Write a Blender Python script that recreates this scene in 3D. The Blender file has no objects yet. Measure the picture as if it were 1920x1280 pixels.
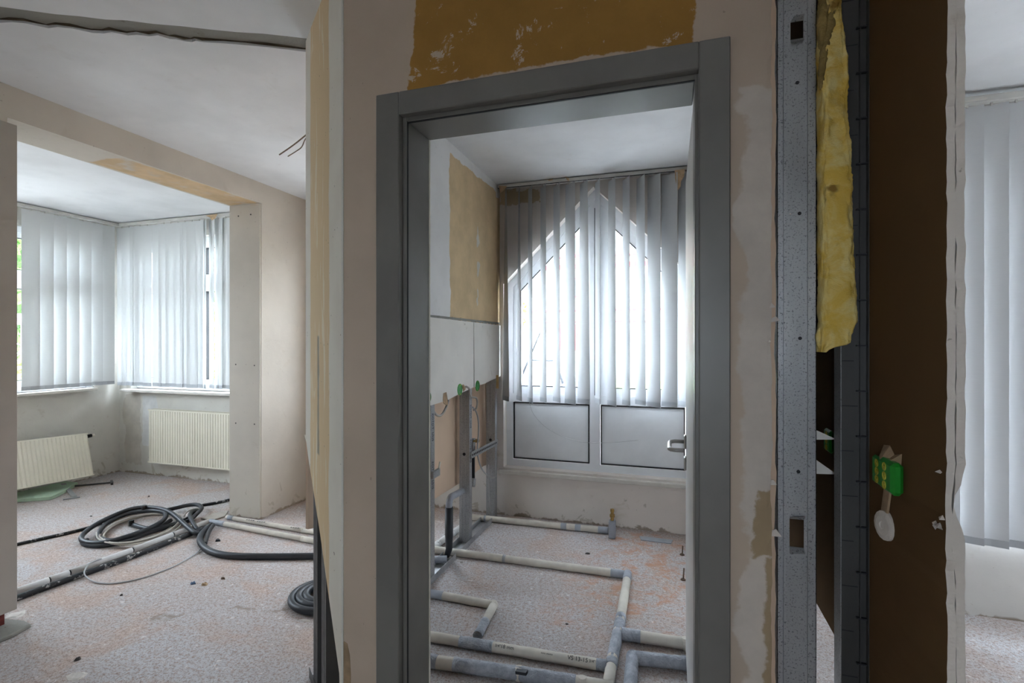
import bpy, bmesh, math, random
from mathutils import Vector, Matrix, noise as mnoise

# ------------------------------------------------------------------ camera
SC = bpy.context.scene
COL = SC.collection
F_PX, YAW, EYE = 945.0, math.radians(17.5), 1.40
cam_d = bpy.data.cameras.new('camera')
cam_d.sensor_width = 36.0
cam_d.lens = F_PX * 36.0 / 1920.0
cam_d.clip_start, cam_d.clip_end = 0.05, 300
cam = bpy.data.objects.new('camera', cam_d)
cam.location = (0, 0, EYE)
cam.rotation_euler = (math.pi / 2, 0, YAW)
COL.objects.link(cam)
SC.camera = cam

# ------------------------------------------------------------------ sky, sun, exposure
world = bpy.data.worlds.new('sky')
SC.world = world
world.use_nodes = True
bg = world.node_tree.nodes['Background']
bg.inputs[0].default_value = (0.78, 0.85, 1.0, 1)
bg.inputs[1].default_value = 8.0
sun_d = bpy.data.lights.new('sun', 'SUN')
sun_d.energy = 4.0
sun_d.color = (1.0, 0.95, 0.86)
sun_d.angle = math.radians(2)
sun = bpy.data.objects.new('sun', sun_d)
sun.rotation_euler = (math.radians(38), 0, math.radians(-4))   # high, from behind the house
COL.objects.link(sun)
SC.view_settings.view_transform = 'Standard'
SC.view_settings.look = 'None'
SC.view_settings.gamma = 1
SC.view_settings.use_curve_mapping = False
SC.view_settings.exposure = 1.87
SC.cycles.use_denoising = True
SC.cycles.max_bounces = 6
SC.cycles.diffuse_bounces = 4
SC.cycles.transparent_max_bounces = 10
SC.cycles.sample_clamp_indirect = 8.0

# ------------------------------------------------------------------ points measured on real planes
CY, SY = math.cos(YAW), math.sin(YAW)
def ray(x, y):
    a, b = (x - 960) / F_PX, (y - 640) / F_PX
    return Vector((-SY + CY * a, CY + SY * a, -b))
EYEV = Vector((0, 0, EYE))
def onZ(x, y, z=0.0):
    d = ray(x, y); return EYEV + d * ((z - EYE) / d.z)
def onX(x, y, X):
    d = ray(x, y); return EYEV + d * (X / d.x)
def onY(x, y, Y):
    d = ray(x, y); return EYEV + d * (Y / d.y)

# ------------------------------------------------------------------ mesh helpers
class MB:
    def __init__(s): s.v, s.f, s.sm = [], [], []
    def add(s, vs, fs, smooth=False):
        o = len(s.v); s.v += [tuple(v) for v in vs]
        s.f += [tuple(i + o for i in f) for f in fs]; s.sm += [smooth] * len(fs); return s
    def box(s, x0, x1, y0, y1, z0, z1):
        return s.add([(x0,y0,z0),(x1,y0,z0),(x1,y1,z0),(x0,y1,z0),(x0,y0,z1),(x1,y0,z1),(x1,y1,z1),(x0,y1,z1)],
                     [(0,3,2,1),(4,5,6,7),(0,1,5,4),(1,2,6,5),(2,3,7,6),(3,0,4,7)])
    def prism(s, poly, axis, a0, a1):
        """poly: 2D points in the two other axes (order x,y,z without axis)."""
        n = len(poly)
        def mk(p, a): q = list(p); q.insert(axis, a); return tuple(q)
        vs = [mk(p, a0) for p in poly] + [mk(p, a1) for p in poly]
        fs = [tuple(range(n)), tuple(range(2*n-1, n-1, -1))] + [(i, n+i, n+(i+1) % n, (i+1) % n) for i in range(n)]
        return s.add(vs, fs)
    def beam(s, a, b, w, h, up=(0,0,1)):
        a, b = Vector(a), Vector(b); d = (b - a).normalized(); u = Vector(up)
        if abs(d.dot(u)) > .99: u = Vector((0, 1, 0))
        r = d.cross(u).normalized(); u = r.cross(d).normalized()
        vs = [p + r * (i * w / 2) + u * (j * h / 2) for p in (a, b) for i, j in ((-1,-1),(1,-1),(1,1),(-1,1))]
        return s.add(vs, [(0,1,2,3),(7,6,5,4),(0,4,5,1),(1,5,6,2),(2,6,7,3),(3,7,4,0)])
    def tube(s, pts, r, seg=10, smooth_path=0, closed=False, wob=0.0, seed=0):
        P = [Vector(p) for p in pts]
        if smooth_path: P = catmull(P, smooth_path, closed)
        n = len(P); rr = r if hasattr(r, '__len__') else [r] * n
        rnd = random.Random(seed); rings = []; nrm = None
        for i in range(n):
            if closed: t = P[(i+1) % n] - P[i-1]
            else: t = P[min(i+1, n-1)] - P[max(i-1, 0)]
            t.normalize()
            if nrm is None:
                nrm = t.orthogonal().normalized()
                z = Vector((0,0,1)); c = z - t * z.dot(t)
                if c.length > .05: nrm = c.normalized()
            else:
                c = nrm - t * nrm.dot(t)
                if c.length > 1e-4: nrm = c.normalized()
            b = t.cross(nrm)
            rings.append([P[i] + (nrm * math.cos(2*math.pi*k/seg) + b * math.sin(2*math.pi*k/seg)) * rr[i] * (1 + wob * rnd.uniform(-1, 1)) for k in range(seg)])
        vs = [v for g in rings for v in g]; fs = []
        m = n if closed else n - 1
        for i in range(m):
            j = (i + 1) % n
            for k in range(seg): fs.append((i*seg+k, i*seg+(k+1) % seg, j*seg+(k+1) % seg, j*seg+k))
        s.add(vs, fs, True)
        if not closed:
            o = len(s.v) - n * seg
            s.f += [tuple(o + k for k in range(seg-1, -1, -1)), tuple(o + (n-1)*seg + k for k in range(seg))]; s.sm += [False, False]
        return s
    def lathe(s, prof, c, axis, seg=20):
        """prof: (radius, offset along axis)"""
        ax = Vector(axis).normalized(); u = ax.orthogonal().normalized(); w = ax.cross(u); c = Vector(c)
        vs = [c + ax * h + (u * math.cos(2*math.pi*k/seg) + w * math.sin(2*math.pi*k/seg)) * r for r, h in prof for k in range(seg)]
        fs = [(i*seg+k, i*seg+(k+1) % seg, (i+1)*seg+(k+1) % seg, (i+1)*seg+k) for i in range(len(prof)-1) for k in range(seg)]
        fs += [tuple(range(seg-1, -1, -1)), tuple((len(prof)-1)*seg + k for k in range(seg))]
        return s.add(vs, fs, False)
    def grid(s, fn, nu, nv, smooth=True):
        vs = [fn(i / nu, j / nv) for j in range(nv + 1) for i in range(nu + 1)]
        fs = [(j*(nu+1)+i, j*(nu+1)+i+1, (j+1)*(nu+1)+i+1, (j+1)*(nu+1)+i) for j in range(nv) for i in range(nu)]
        return s.add(vs, fs, smooth)

def catmull(P, n, closed=False):
    out = []; L = len(P); m = L if closed else L - 1
    for i in range(m):
        if closed: a, b, c, d = P[i-1], P[i], P[(i+1) % L], P[(i+2) % L]
        else: a, b, c, d = P[max(i-1, 0)], P[i], P[i+1], P[min(i+2, L-1)]
        for k in range(n):
            t = k / n
            out.append(0.5 * ((2*b) + (c-a)*t + (2*a-5*b+4*c-d)*t*t + (3*b-a-3*c+d)*t*t*t))
    if not closed: out.append(P[-1])
    return out

def build(name, mb, mat, parent=None, bevel=0.0, loc=None):
    me = bpy.data.meshes.new(name)
    me.from_pydata(mb.v, [], mb.f)
    bm = bmesh.new(); bm.from_mesh(me)
    for i, f in enumerate(bm.faces): f.smooth = mb.sm[i]
    bmesh.ops.recalc_face_normals(bm, faces=bm.faces)
    if bevel:
        ed = [e for e in bm.edges if len(e.link_faces) == 2 and e.calc_face_angle(0) > .9]
        bmesh.ops.bevel(bm, geom=ed, offset=bevel, segments=1, affect='EDGES', clamp_overlap=True)
    bm.to_mesh(me); bm.free()
    o = bpy.data.objects.new(name, me)
    if mat: me.materials.append(mat)
    COL.objects.link(o)
    if loc is not None: o.location = loc
    if parent:
        o.parent = parent
        if loc is None: o.location = -world_loc(parent)
    return o
def world_loc(o):
    l = Vector(o.location)
    while o.parent: o = o.parent; l += Vector(o.location)
    return l
def tag(o, label, cat, group=None, kind=None):
    o['label'] = label; o['category'] = cat
    if group: o['group'] = group
    if kind: o['kind'] = kind
    return o
def thing(name, label, cat, loc=(0,0,0), group=None, kind=None):
    o = bpy.data.objects.new(name, None); o.empty_display_size = .1
    COL.objects.link(o); o.location = loc
    return tag(o, label, cat, group, kind)
def single(name, mb, mat, label, cat, group=None, kind=None, bevel=0.0):
    return tag(build(name, mb, mat, None, bevel), label, cat, group, kind)
def text_mesh(name, body, size, mat, M, parent, align='CENTER'):
    cu = bpy.data.curves.new(name, 'FONT'); cu.body = body; cu.size = size
    cu.align_x = align; cu.align_y = 'CENTER'; cu.extrude = 0.0004
    t = bpy.data.objects.new(name, cu); COL.objects.link(t)
    me = bpy.data.meshes.new_from_object(t); bpy.data.objects.remove(t)
    me.transform(M)
    me.materials.clear(); me.materials.append(mat)
    o = bpy.data.objects.new(name, me); COL.objects.link(o)
    o.parent = parent; o.location = -world_loc(parent)
    return o
def frame_M(o, xdir, ydir):
    x = Vector(xdir).normalized(); y = Vector(ydir); y = (y - x * x.dot(y)).normalized(); z = x.cross(y)
    M = Matrix((x, y, z)).transposed().to_4x4(); M.translation = Vector(o); return M

# ------------------------------------------------------------------ material helpers
class NT:
    cap = 3.5
    def __init__(s, name, rough=.85, metallic=0.0, spec=.3):
        s.m = bpy.data.materials.new(name); s.m.use_nodes = True
        s.t = s.m.node_tree; s.b = s.t.nodes['Principled BSDF']
        s.b.inputs['Roughness'].default_value = rough; s.b.inputs['Metallic'].default_value = metallic
        s.b.inputs['Specular IOR Level'].default_value = spec
        tc = s.t.nodes.new('ShaderNodeTexCoord'); s.co = tc.outputs['Object']
        sp = s.t.nodes.new('ShaderNodeSeparateXYZ'); s.t.links.new(s.co, sp.inputs[0]); s.xyz = sp.outputs
    def link(s, a, b):
        if hasattr(a, 'is_output'): s.t.links.new(a, b)
        else: b.default_value = a
    def math(s, op, a, b=0.0, c=None):
        n = s.t.nodes.new('ShaderNodeMath'); n.operation = op
        s.link(a, n.inputs[0]); s.link(b, n.inputs[1])
        if c is not None: s.link(c, n.inputs[2])
        return n.outputs[0]
    def noise(s, scale, detail=4, rough=.55, dist=0.0, stretch=None, off=0.0):
        n = s.t.nodes.new('ShaderNodeTexNoise')
        n.inputs['Scale'].default_value = scale; n.inputs['Detail'].default_value = min(detail, s.cap)
        n.inputs['Roughness'].default_value = rough; n.inputs['Distortion'].default_value = dist
        if stretch is None and off == 0:
            s.t.links.new(s.co, n.inputs['Vector']); return n.outputs['Fac']
        m = s.t.nodes.new('ShaderNodeMapping'); m.inputs['Scale'].default_value = stretch or (1,1,1)
        m.inputs['Location'].default_value = (off, off*.7, off*1.3)
        s.t.links.new(s.co, m.inputs[0]); s.t.links.new(m.outputs[0], n.inputs['Vector'])
        return n.outputs['Fac']
    def voronoi(s, scale):
        n = s.t.nodes.new('ShaderNodeTexVoronoi'); n.inputs['Scale'].default_value = scale
        s.t.links.new(s.co, n.inputs['Vector']); return n.outputs['Distance']
    def step(s, v, lo, hi):
        n = s.t.nodes.new('ShaderNodeMapRange'); n.interpolation_type = 'SMOOTHSTEP'
        n.inputs['From Min'].default_value = lo; n.inputs['From Max'].default_value = hi
        s.link(v, n.inputs['Value']); return n.outputs[0]
    def mix(s, f, a, b):
        n = s.t.nodes.new('ShaderNodeMix'); n.data_type = 'RGBA'
        s.link(f, n.inputs[0])
        for v, i in ((a, 6), (b, 7)):
            if hasattr(v, 'is_output'): s.t.links.new(v, n.inputs[i])
            else: n.inputs[i].default_value = (*v, 1)
        return n.outputs[2]
    def patch(s, ranges, amp=.03, scale=6, soft=.004, off=0.0, det=5):
        """mask of an irregular patch: ranges = [(axis, lo, hi), ...] in metres"""
        m = None
        for ax, lo, hi in ranges:
            for e in ((s.math('SUBTRACT', s.xyz[ax], lo)) if lo is not None else None,
                      (s.math('SUBTRACT', hi, s.xyz[ax])) if hi is not None else None):
                if e is None: continue
                m = e if m is None else s.math('MINIMUM', m, e)
        n = s.math('MULTIPLY_ADD', s.noise(scale, det, .6, off=off), amp * 2, -amp)
        return s.step(s.math('ADD', m, n), -soft, soft)
    def bump(s, h, strength=.3, dist=.01):
        n = s.t.nodes.new('ShaderNodeBump'); n.inputs['Strength'].default_value = strength
        n.inputs['Distance'].default_value = dist
        s.link(h, n.inputs['Height'])
        if s.b.inputs['Normal'].is_linked: s.t.links.new(s.b.inputs['Normal'].links[0].from_socket, n.inputs['Normal'])
        s.t.links.new(n.outputs[0], s.b.inputs['Normal'])
    def done(s, col):
        if hasattr(col, 'is_output'): s.t.links.new(col, s.b.inputs['Base Color'])
        else: s.b.inputs['Base Color'].default_value = (*col, 1)
        return s.m

def plain(name, c, rough=.7, var=.12, scale=14, metallic=0.0, bump=0.0, spec=.3):
    n = NT(name, rough, metallic, spec)
    d = tuple(x * (1 - var) for x in c); l = tuple(min(1, x * (1 + var * .6)) for x in c)
    f = n.noise(scale, 5, .6)
    if bump: n.bump(n.noise(scale * 5, 4), bump, .004)
    return n.done(n.mix(n.step(f, .3, .7), d, l))

def plaster(name, c, dirt=(.42,.34,.25), dirt_amt=.5, bump=.15, patches=(), low_dirt=False, rough=.9, specks=True):
    n = NT(name, rough, 0, .2)
    if any(k.get('flakes') for _, _, k in patches): n.cap = 8
    c2 = tuple(x * .90 for x in c)
    col = n.mix(n.step(n.noise(2.2, 6, .6), .35, .7), c, c2)
    col = n.mix(n.math('MULTIPLY', n.step(n.noise(7, 8, .7, .4, off=3), .60, .74), dirt_amt * .6), col, dirt)
    if specks:
        col = n.mix(n.math('MULTIPLY', n.step(n.noise(55, 2, .5, off=9), .74, .77), dirt_amt), col, (.16,.12,.09))
    if low_dirt:   # splashes and adhesive remains along the foot of the wall
        h = n.math('ADD', n.xyz[2], n.math('MULTIPLY', n.noise(7, 7, .75, .5), -.16))
        col = n.mix(n.math('MULTIPLY', n.step(h, -.060, -.078), .8), col, (.27,.20,.14))
        col = n.mix(n.math('MULTIPLY', n.step(n.math('ADD', n.noise(6, 8, .8, .6, off=5), n.math('MULTIPLY', n.xyz[2], -.40)), .56, .62), .55), col, (.40,.35,.27))
    for rng, pc, kw in patches:
        kw = dict(kw); flakes = kw.pop('flakes', 0)
        p = n.patch(rng, **kw)
        pcol = n.mix(n.step(n.noise(5, 6, .65, off=1), .3, .7), pc, tuple(x * .82 for x in pc))
        if flakes:
            pcol = n.mix(n.step(n.noise(13, 9, .78, .5, off=7), .62 - flakes * .05, .635 - flakes * .05), pcol, c)
        col = n.mix(p, col, pcol)
    n.bump(n.noise(26, 6, .6), bump, .006)
    return n.done(col)

def galvanised(name, c=(.45,.455,.46), speck=.75):
    n = NT(name, .45, .55, .5)
    v = n.step(n.noise(7, 5, .6, stretch=(1, 1, .3)), .3, .75)
    col = n.mix(v, c, tuple(x * .72 for x in c))
    col = n.mix(n.math('MULTIPLY', n.step(n.noise(210, 4, .75), .56, .62), speck), col, (.06,.06,.065))
    n.t.links.new(n.math('MULTIPLY_ADD', n.noise(30, 4), .35, .28), n.b.inputs['Roughness'])
    return n.done(col)

def glass_mat(name):
    m = bpy.data.materials.new(name); m.use_nodes = True; t = m.node_tree; t.nodes.clear()
    o = t.nodes.new('ShaderNodeOutputMaterial'); mx = t.nodes.new('ShaderNodeMixShader')
    tr = t.nodes.new('ShaderNodeBsdfTransparent'); gl = t.nodes.new('ShaderNodeBsdfGlossy'); lw = t.nodes.new('ShaderNodeLayerWeight'); pw = t.nodes.new('ShaderNodeMath'); fr = t.nodes.new('ShaderNodeMath')
    tr.inputs[0].default_value = (.93,.96,.95,1); gl.inputs['Roughness'].default_value = .02; lw.inputs[0].default_value = .5
    pw.operation = 'POWER'; pw.inputs[1].default_value = 4.0; t.links.new(lw.outputs['Facing'], pw.inputs[0])
    fr.operation = 'MULTIPLY_ADD'; fr.inputs[1].default_value = .5; fr.inputs[2].default_value = .03; t.links.new(pw.outputs[0], fr.inputs[0])
    t.links.new(fr.outputs[0], mx.inputs[0]); t.links.new(tr.outputs[0], mx.inputs[1]); t.links.new(gl.outputs[0], mx.inputs[2])
    t.links.new(mx.outputs[0], o.inputs[0]); return m
def fabric_mat(name, c, trans):
    m = bpy.data.materials.new(name); m.use_nodes = True; t = m.node_tree; t.nodes.clear()
    o = t.nodes.new('ShaderNodeOutputMaterial'); mx = t.nodes.new('ShaderNodeMixShader')
    d = t.nodes.new('ShaderNodeBsdfDiffuse'); tl = t.nodes.new('ShaderNodeBsdfTranslucent')
    tc = t.nodes.new('ShaderNodeTexCoord'); w = t.nodes.new('ShaderNodeTexNoise'); mp = t.nodes.new('ShaderNodeMapping')
    mp.inputs['Scale'].default_value = (4, 4, 160); w.inputs['Scale'].default_value = 3; w.inputs['Detail'].default_value = 3
    t.links.new(tc.outputs['Object'], mp.inputs[0]); t.links.new(mp.outputs[0], w.inputs['Vector'])
    mc = t.nodes.new('ShaderNodeMix'); mc.data_type = 'RGBA'
    mc.inputs[6].default_value = (*[x * .93 for x in c], 1); mc.inputs[7].default_value = (*c, 1)
    t.links.new(w.outputs['Fac'], mc.inputs[0])
    t.links.new(mc.outputs[2], d.inputs[0]); t.links.new(mc.outputs[2], tl.inputs[0])
    mx.inputs[0].default_value = trans
    t.links.new(d.outputs[0], mx.inputs[1]); t.links.new(tl.outputs[0], mx.inputs[2]); t.links.new(mx.outputs[0], o.inputs[0])
    return m
# ------------------------------------------------------------------ materials
ORANGE = (.50, .30, .12)
M = {}
def floor_mat():
    n = NT('raw_screed', .93, 0, .15); n.cap = 5
    col = n.mix(n.step(n.noise(1.1, 5, .6), .35, .68), (.52,.475,.455), (.56,.55,.56))
    col = n.mix(n.math('MULTIPLY', n.step(n.noise(2.6, 7, .7, .5, off=4), .46, .64), .65), col, (.56,.41,.33))
    col = n.mix(n.math('MULTIPLY', n.step(n.noise(60, 5, .8, .2, off=2), .47, .60), .80), col, (.38,.275,.225))
    col = n.mix(n.math('MULTIPLY', n.step(n.noise(130, 3, .7, off=6), .55, .61), .70), col, (.20,.15,.125))
    col = n.mix(n.math('MULTIPLY', n.step(n.noise(30, 4, .7, off=12), .60, .68), .7), col, (.80,.76,.73))
    # rust red damp stains by the bathroom window wall
    d = n.patch([(0, -.50, .30), (1, 2.5, 3.80)], amp=.34, scale=3.2, soft=.20, off=8)
    d = n.math('MULTIPLY', d, n.step(n.noise(8, 8, .8, .6, off=17), .44, .66))
    col = n.mix(n.math('MULTIPLY', d, .75), col, (.52,.25,.13))
    # hairline cracks and chips of the screed in the left room
    cr = n.math('ABSOLUTE', n.math('ADD', n.math('ADD', n.xyz[1], n.math('MULTIPLY', n.xyz[0], -.55)),
                n.math('MULTIPLY_ADD', n.noise(2.6, 6, .65, off=14), .55, -3.52)))
    crm = n.math('MULTIPLY', n.step(cr, .035, .004), n.step(n.noise(6, 5, .7, off=20), .50, .58))
    crm = n.math('MULTIPLY', crm, n.patch([(0, -2.6, -1.5), (1, 1.4, 3.0)], amp=.1, scale=4, soft=.1))
    col = n.mix(n.math('MULTIPLY', crm, .75), col, (.30,.24,.19))
    n.bump(n.noise(9, 6, .65), .35, .02)
    n.bump(n.noise(60, 5, .8, .2, off=2), .5, .006)
    return n.done(col)
M['floor'] = floor_mat()
M['ceiling'] = plaster('white_ceiling_paint', (.83,.83,.835), dirt_amt=.15, bump=.12)
M['concrete'] = plaster('bare_concrete', (.30,.29,.26), dirt=(.14,.11,.08), dirt_amt=.9, bump=.7)
M['wall'] = plaster('white_wall_plaster', (.72,.69,.65), dirt_amt=.35, low_dirt=True)
M['bay_wall'] = plaster('bay_wall_plaster', (.70,.67,.61), dirt_amt=.5, low_dirt=True,
    patches=[([(0, -5.33, -5.12), (2, .30, .83)], (.80,.79,.77), dict(amp=.035, scale=9)),
             ([(0, -5.60, -5.36), (2, .10, .86)], (.64,.59,.52), dict(amp=.10, scale=5))])
M['column'] = plaster('column_filler', (.61,.55,.475), dirt_amt=.35, low_dirt=True,
    patches=[([(0, -3.37, -3.10), (1, 2.15, 3.175), (2, 2.48, 2.50)], (.66,.47,.28), dict(amp=.035, scale=6, soft=.01))])
M['wall_front'] = plaster('door_wall_plaster', (.60,.48,.375), dirt_amt=.35, bump=.22,
    patches=[([(0, -.74, .045), (2, 2.16, 2.75)], (.44,.235,.060), dict(amp=.045, scale=7, soft=.003, flakes=.55)),
             ([(0, .165, .30), (2, -.1, 2.02)], (.72,.63,.55), dict(amp=.07, scale=6, soft=.006, off=4)),  # pale wallpaper, lightened further to stand for light from the right
             ([(0, .200, .26), (2, .88, 1.04)], (.46,.34,.21), dict(amp=.035, scale=13, off=4)),
             ([(0, .216, .26), (2, .0, .88)], (.46,.34,.21), dict(amp=.022, scale=18, off=2))])
M['wall_angled'] = None
M['lining'] = plaster('grey_lining_board', (.44,.395,.35), dirt_amt=.2)
def angled_mat():
    n = NT('angled_wall_plaster', .9, 0, .2)
    col = n.mix(n.step(n.noise(3, 6, .6), .35, .7), (.80,.74,.64), (.74,.67,.57))
    st = n.patch([(0, -1.375, -1.13)], amp=.018, scale=5, soft=.006, off=3)
    sc_ = n.step(n.noise(22, 6, .7, .4, stretch=(1, 1, .14), off=5), .57, .62)
    yel = n.mix(sc_, (.74,.55,.33), (.80,.68,.50))
    col = n.mix(st, col, yel)
    s2 = n.math('MULTIPLY', n.patch([(0, -1.275, -1.255), (2, .98, 1.42)], amp=.010, scale=9, soft=.006), .8)
    col = n.mix(s2, col, (.28,.25,.21))
    col = n.mix(n.step(n.noise(60, 2, .5, off=9), .73, .76), col, (.30,.24,.18))
    n.bump(n.noise(26, 6, .6, stretch=(1, 1, .4)), .25, .006)
    return n.done(col)
M['wall_angled'] = angled_mat()
M['bath_left'] = plaster('bath_wall_plaster', (.80,.78,.76), dirt_amt=.25, bump=.15,
    patches=[([(1, 2.90, 4.0), (2, 1.40, 2.585)], (.71,.53,.32), dict(amp=.040, scale=6, soft=.004)),
             ([(1, 3.37, 3.385), (2, 1.66, 2.36)], (.70,.65,.58), dict(amp=.10, scale=10, soft=.006, off=6))])
M['board'] = plaster('plasterboard_face', (.80,.76,.70), dirt_amt=.45, bump=.05)
M['board_tan'] = plaster('plasterboard_tan_paper', (.74,.55,.40), dirt_amt=.12, bump=.03, specks=False)
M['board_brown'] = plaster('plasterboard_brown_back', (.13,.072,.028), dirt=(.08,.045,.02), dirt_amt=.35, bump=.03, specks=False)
M['gypsum'] = plaster('gypsum_core', (.72,.65,.58), dirt_amt=.5, bump=.9)
M['cardboard'] = plain('torn_cardboard', (.40,.28,.17), .9, .25, 20, bump=.3)
M['orange_paper'] = plain('torn_wallpaper', (.62,.44,.27), .9, .2, 30)
M['bath_back'] = plaster('bath_back_plaster', (.80,.73,.67), dirt=(.40,.30,.14), dirt_amt=.5, low_dirt=True,
    patches=[([(0, -1.33, -.98), (2, 2.50, 2.62)], (.60,.47,.30), dict(amp=.06, scale=9))])
M['outer'] = plaster('outside_render', (.62,.60,.56), dirt_amt=.2)
M['frame_steel'] = plain('grey_painted_steel', (.185,.175,.158), .36, .10, 5, spec=.6)
M['upvc'] = plain('white_upvc', (.80,.81,.83), .35, .03, 6, spec=.5)
M['panel'] = plain('white_infill_panel', (.80,.81,.82), .4, .05, 5, spec=.5)
M['gasket'] = plain('black_gasket', (.02,.02,.022), .6)
M['sill'] = plain('stone_sill', (.70,.66,.60), .6, .10, 8)
M['glass'] = glass_mat('window_glass')
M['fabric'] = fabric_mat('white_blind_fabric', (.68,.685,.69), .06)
M['fabric_right'] = fabric_mat('long_white_blind_fabric', (.80,.81,.82), .10)
M['fabric_bay'] = fabric_mat('sheer_white_blind_fabric', (.84,.85,.845), .16)
M['hem'] = fabric_mat('blind_hem_fabric', (.60,.62,.64), .2)
M['rail'] = plain('blind_rail_plastic', (.66,.64,.60), .5, .08, 9)
M['galv'] = galvanised('galvanised_steel')
M['galv_dark'] = galvanised('dull_galvanised_steel', (.10,.098,.095), .3)  # copy of the steel with the cavity shade put into its colour
M['ink'] = plain('printed_ink', (.03,.03,.035), .7)
M['ink_blue'] = plain('printed_ink_blue', (.06,.07,.10), .7)
M['green'] = plain('green_plastic', (.015,.30,.025), .35, .15, 20, spec=.5)
M['green_dark'] = plain('dark_green_plastic', (.012,.22,.02), .4, .15, 20, spec=.5)
M['yellow'] = plain('yellow_plastic', (.55,.50,.06), .5)
M['hose'] = plain('black_hose_rubber', (.022,.025,.031), .48, .25, 12, spec=.5)
M['hose_dusty'] = None
def dusty():
    n = NT('dusty_black_pipe', .6, 0, .4)
    col = n.mix(n.step(n.noise(26, 6, .7), .56, .63), (.020,.022,.026), (.42,.41,.40))
    return n.done(col)
M['hose_dusty'] = dusty()
M['cable'] = plain('grey_cable', (.47,.43,.38), .6, .15, 12)
M['cable_white'] = plain('pale_grey_cable', (.45,.45,.46), .55, .1, 12)
M['sleeve'] = plain('cream_foam_sleeve', (.66,.61,.53), .75, .14, 8, bump=.15)
M['sleeve_white'] = plain('white_foam_sleeve', (.70,.69,.68), .7, .10, 10)
M['tape'] = None
def tape():
    n = NT('grey_duct_tape', .5, 0, .4)
    col = n.mix(n.step(n.noise(18, 6, .7), .35, .7), (.30,.32,.36), (.46,.48,.52))
    n.bump(n.noise(26, 5, .7, 1.2), 1.0, .012)
    return n.done(col)
M['tape'] = tape()
M['grey_pvc'] = plain('grey_plastic_pipe', (.36,.38,.42), .45, .12, 14)
M['brass'] = plain('old_brass', (.42,.28,.10), .4, .3, 40, metallic=.8)
M['radiator'] = plain('cream_enamel', (.80,.755,.63), .38, .03, 6, spec=.5)
M['radiator_side'] = M['radiator']
M['foam_green'] = plain('mint_foam_board', (.50,.66,.50), .8, .08, 8)
M['plug'] = plain('black_plastic', (.03,.03,.03), .5)
M['ivory'] = plain('ivory_plastic', (.78,.74,.64), .45)
M['handle'] = plain('satin_nickel', (.40,.385,.36), .38, .1, 10, metallic=.75, spec=.5)
M['leaf_white'] = plain('white_door_laminate', (.76,.75,.73), .4, .04, 4, spec=.5)
M['leaf_edge'] = plain('chipboard_edge', (.42,.32,.22), .8, .2, 60)
M['red'] = plain('red_primer', (.21,.045,.035), .7, .3, 25)
def wool():
    n = NT('yellow_mineral_wool', 1.0, 0, .05)
    col = n.mix(n.step(n.noise(14, 7, .7, .6), .35, .68), (.84,.56,.11), (.92,.75,.32))
    col = n.mix(n.step(n.noise(9, 5, .7, off=5), .62, .72), col, (.34,.20,.05))
    n.bump(n.noise(90, 6, .75, 1.5, stretch=(1, 1, 2.2)), .4, .01)
    return n.done(col)
M['wool'] = wool()
M['wool_dark'] = plain('aged_mineral_wool', (.30,.21,.075), 1.0, .4, 18, bump=1.0)  # darker tone for the folds at the top of the batt
M['wood'] = plain('raw_wood', (.50,.34,.14), .8, .2, 20)
M['debris'] = plain('plaster_crumb', (.66,.62,.57), .9, .15, 30)
M['debris_dark'] = plain('dark_crumb', (.09,.08,.075), .9, .3, 30)
M['debris_blue'] = plain('blue_crumb', (.10,.16,.26), .7, .2, 30)
M['wire'] = plain('brown_wire', (.16,.11,.075), .7, .3, 30)

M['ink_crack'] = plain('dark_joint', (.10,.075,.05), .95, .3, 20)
# ------------------------------------------------------------------ room shell
CE = 2.65
XBL, XBR = -1.323, .25          # bathroom side walls
YB = 3.864                      # bathroom and left room window wall
XL0, XL1 = -3.39, -3.08         # thick wall with the wide opening
YD0, YD1 = 1.35, 1.50           # door wall
def struct(name, mb, mat, label, cat, parent=None, bevel=0):
    o = build(name, mb, mat, parent, bevel)
    if not parent: tag(o, label, cat, kind='structure')
    return o

struct('floor', MB().box(-5.97, 3.5, -3.3, 4.2, -.3, 0), M['floor'], 'raw pinkish grey screed floor running through all the stripped rooms', 'floor')

# ceiling with the long gap where a wall once stood; bare concrete above it
rnd = random.Random(5)
def lerp_line(pts, n, jit):
    P = [Vector((p[0], p[1], 0)) for p in pts]; out = []
    for i in range(len(P) - 1):
        for k in range(n):
            p = P[i].lerp(P[i+1], k / n)
            out.append((p.x, p.y + rnd.uniform(-jit, jit)))
    out.append((P[-1].x, P[-1].y)); return out
near_edge = lerp_line([(-3.08, .862), (-2.396, 1.223), (-1.945, 1.468), (-1.40, 1.748)], 6, .007)
far_edge = lerp_line([(-3.08, .972), (-2.508, 1.28), (-2.235, 1.424), (-1.997, 1.536), (-1.863, 1.624), (-1.40, 1.862)], 6, .014)
cm = MB()
cm.box(-5.97, -3.08, -3.3, 4.2, CE, CE + .012)
cm.box(-1.40, 3.5, -3.3, 4.2, CE, CE + .012)
cm.prism([(-3.08, -3.3), (-1.40, -3.3)] + near_edge[::-1], 2, CE, CE + .012)
cm.prism(far_edge + [(-1.40, 4.2), (-3.08, 4.2)], 2, CE, CE + .012)
ceil = struct('ceiling', cm, M['ceiling'], 'white plastered ceiling with a long ragged gap', 'ceiling')
struct('ceiling_slab', MB().box(-5.97, 3.5, -3.3, 4.2, CE + .012, CE + .3), M['concrete'], '', '', parent=ceil)

build('crack', MB().tube([(x, y - .006, CE + .011) for x, y in far_edge], [.0045 + .003 * math.sin(i * 1.9) for i in range(len(far_edge))], 6), M['ink_crack'], ceil)  # dark line along the far edge of the gap
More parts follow.
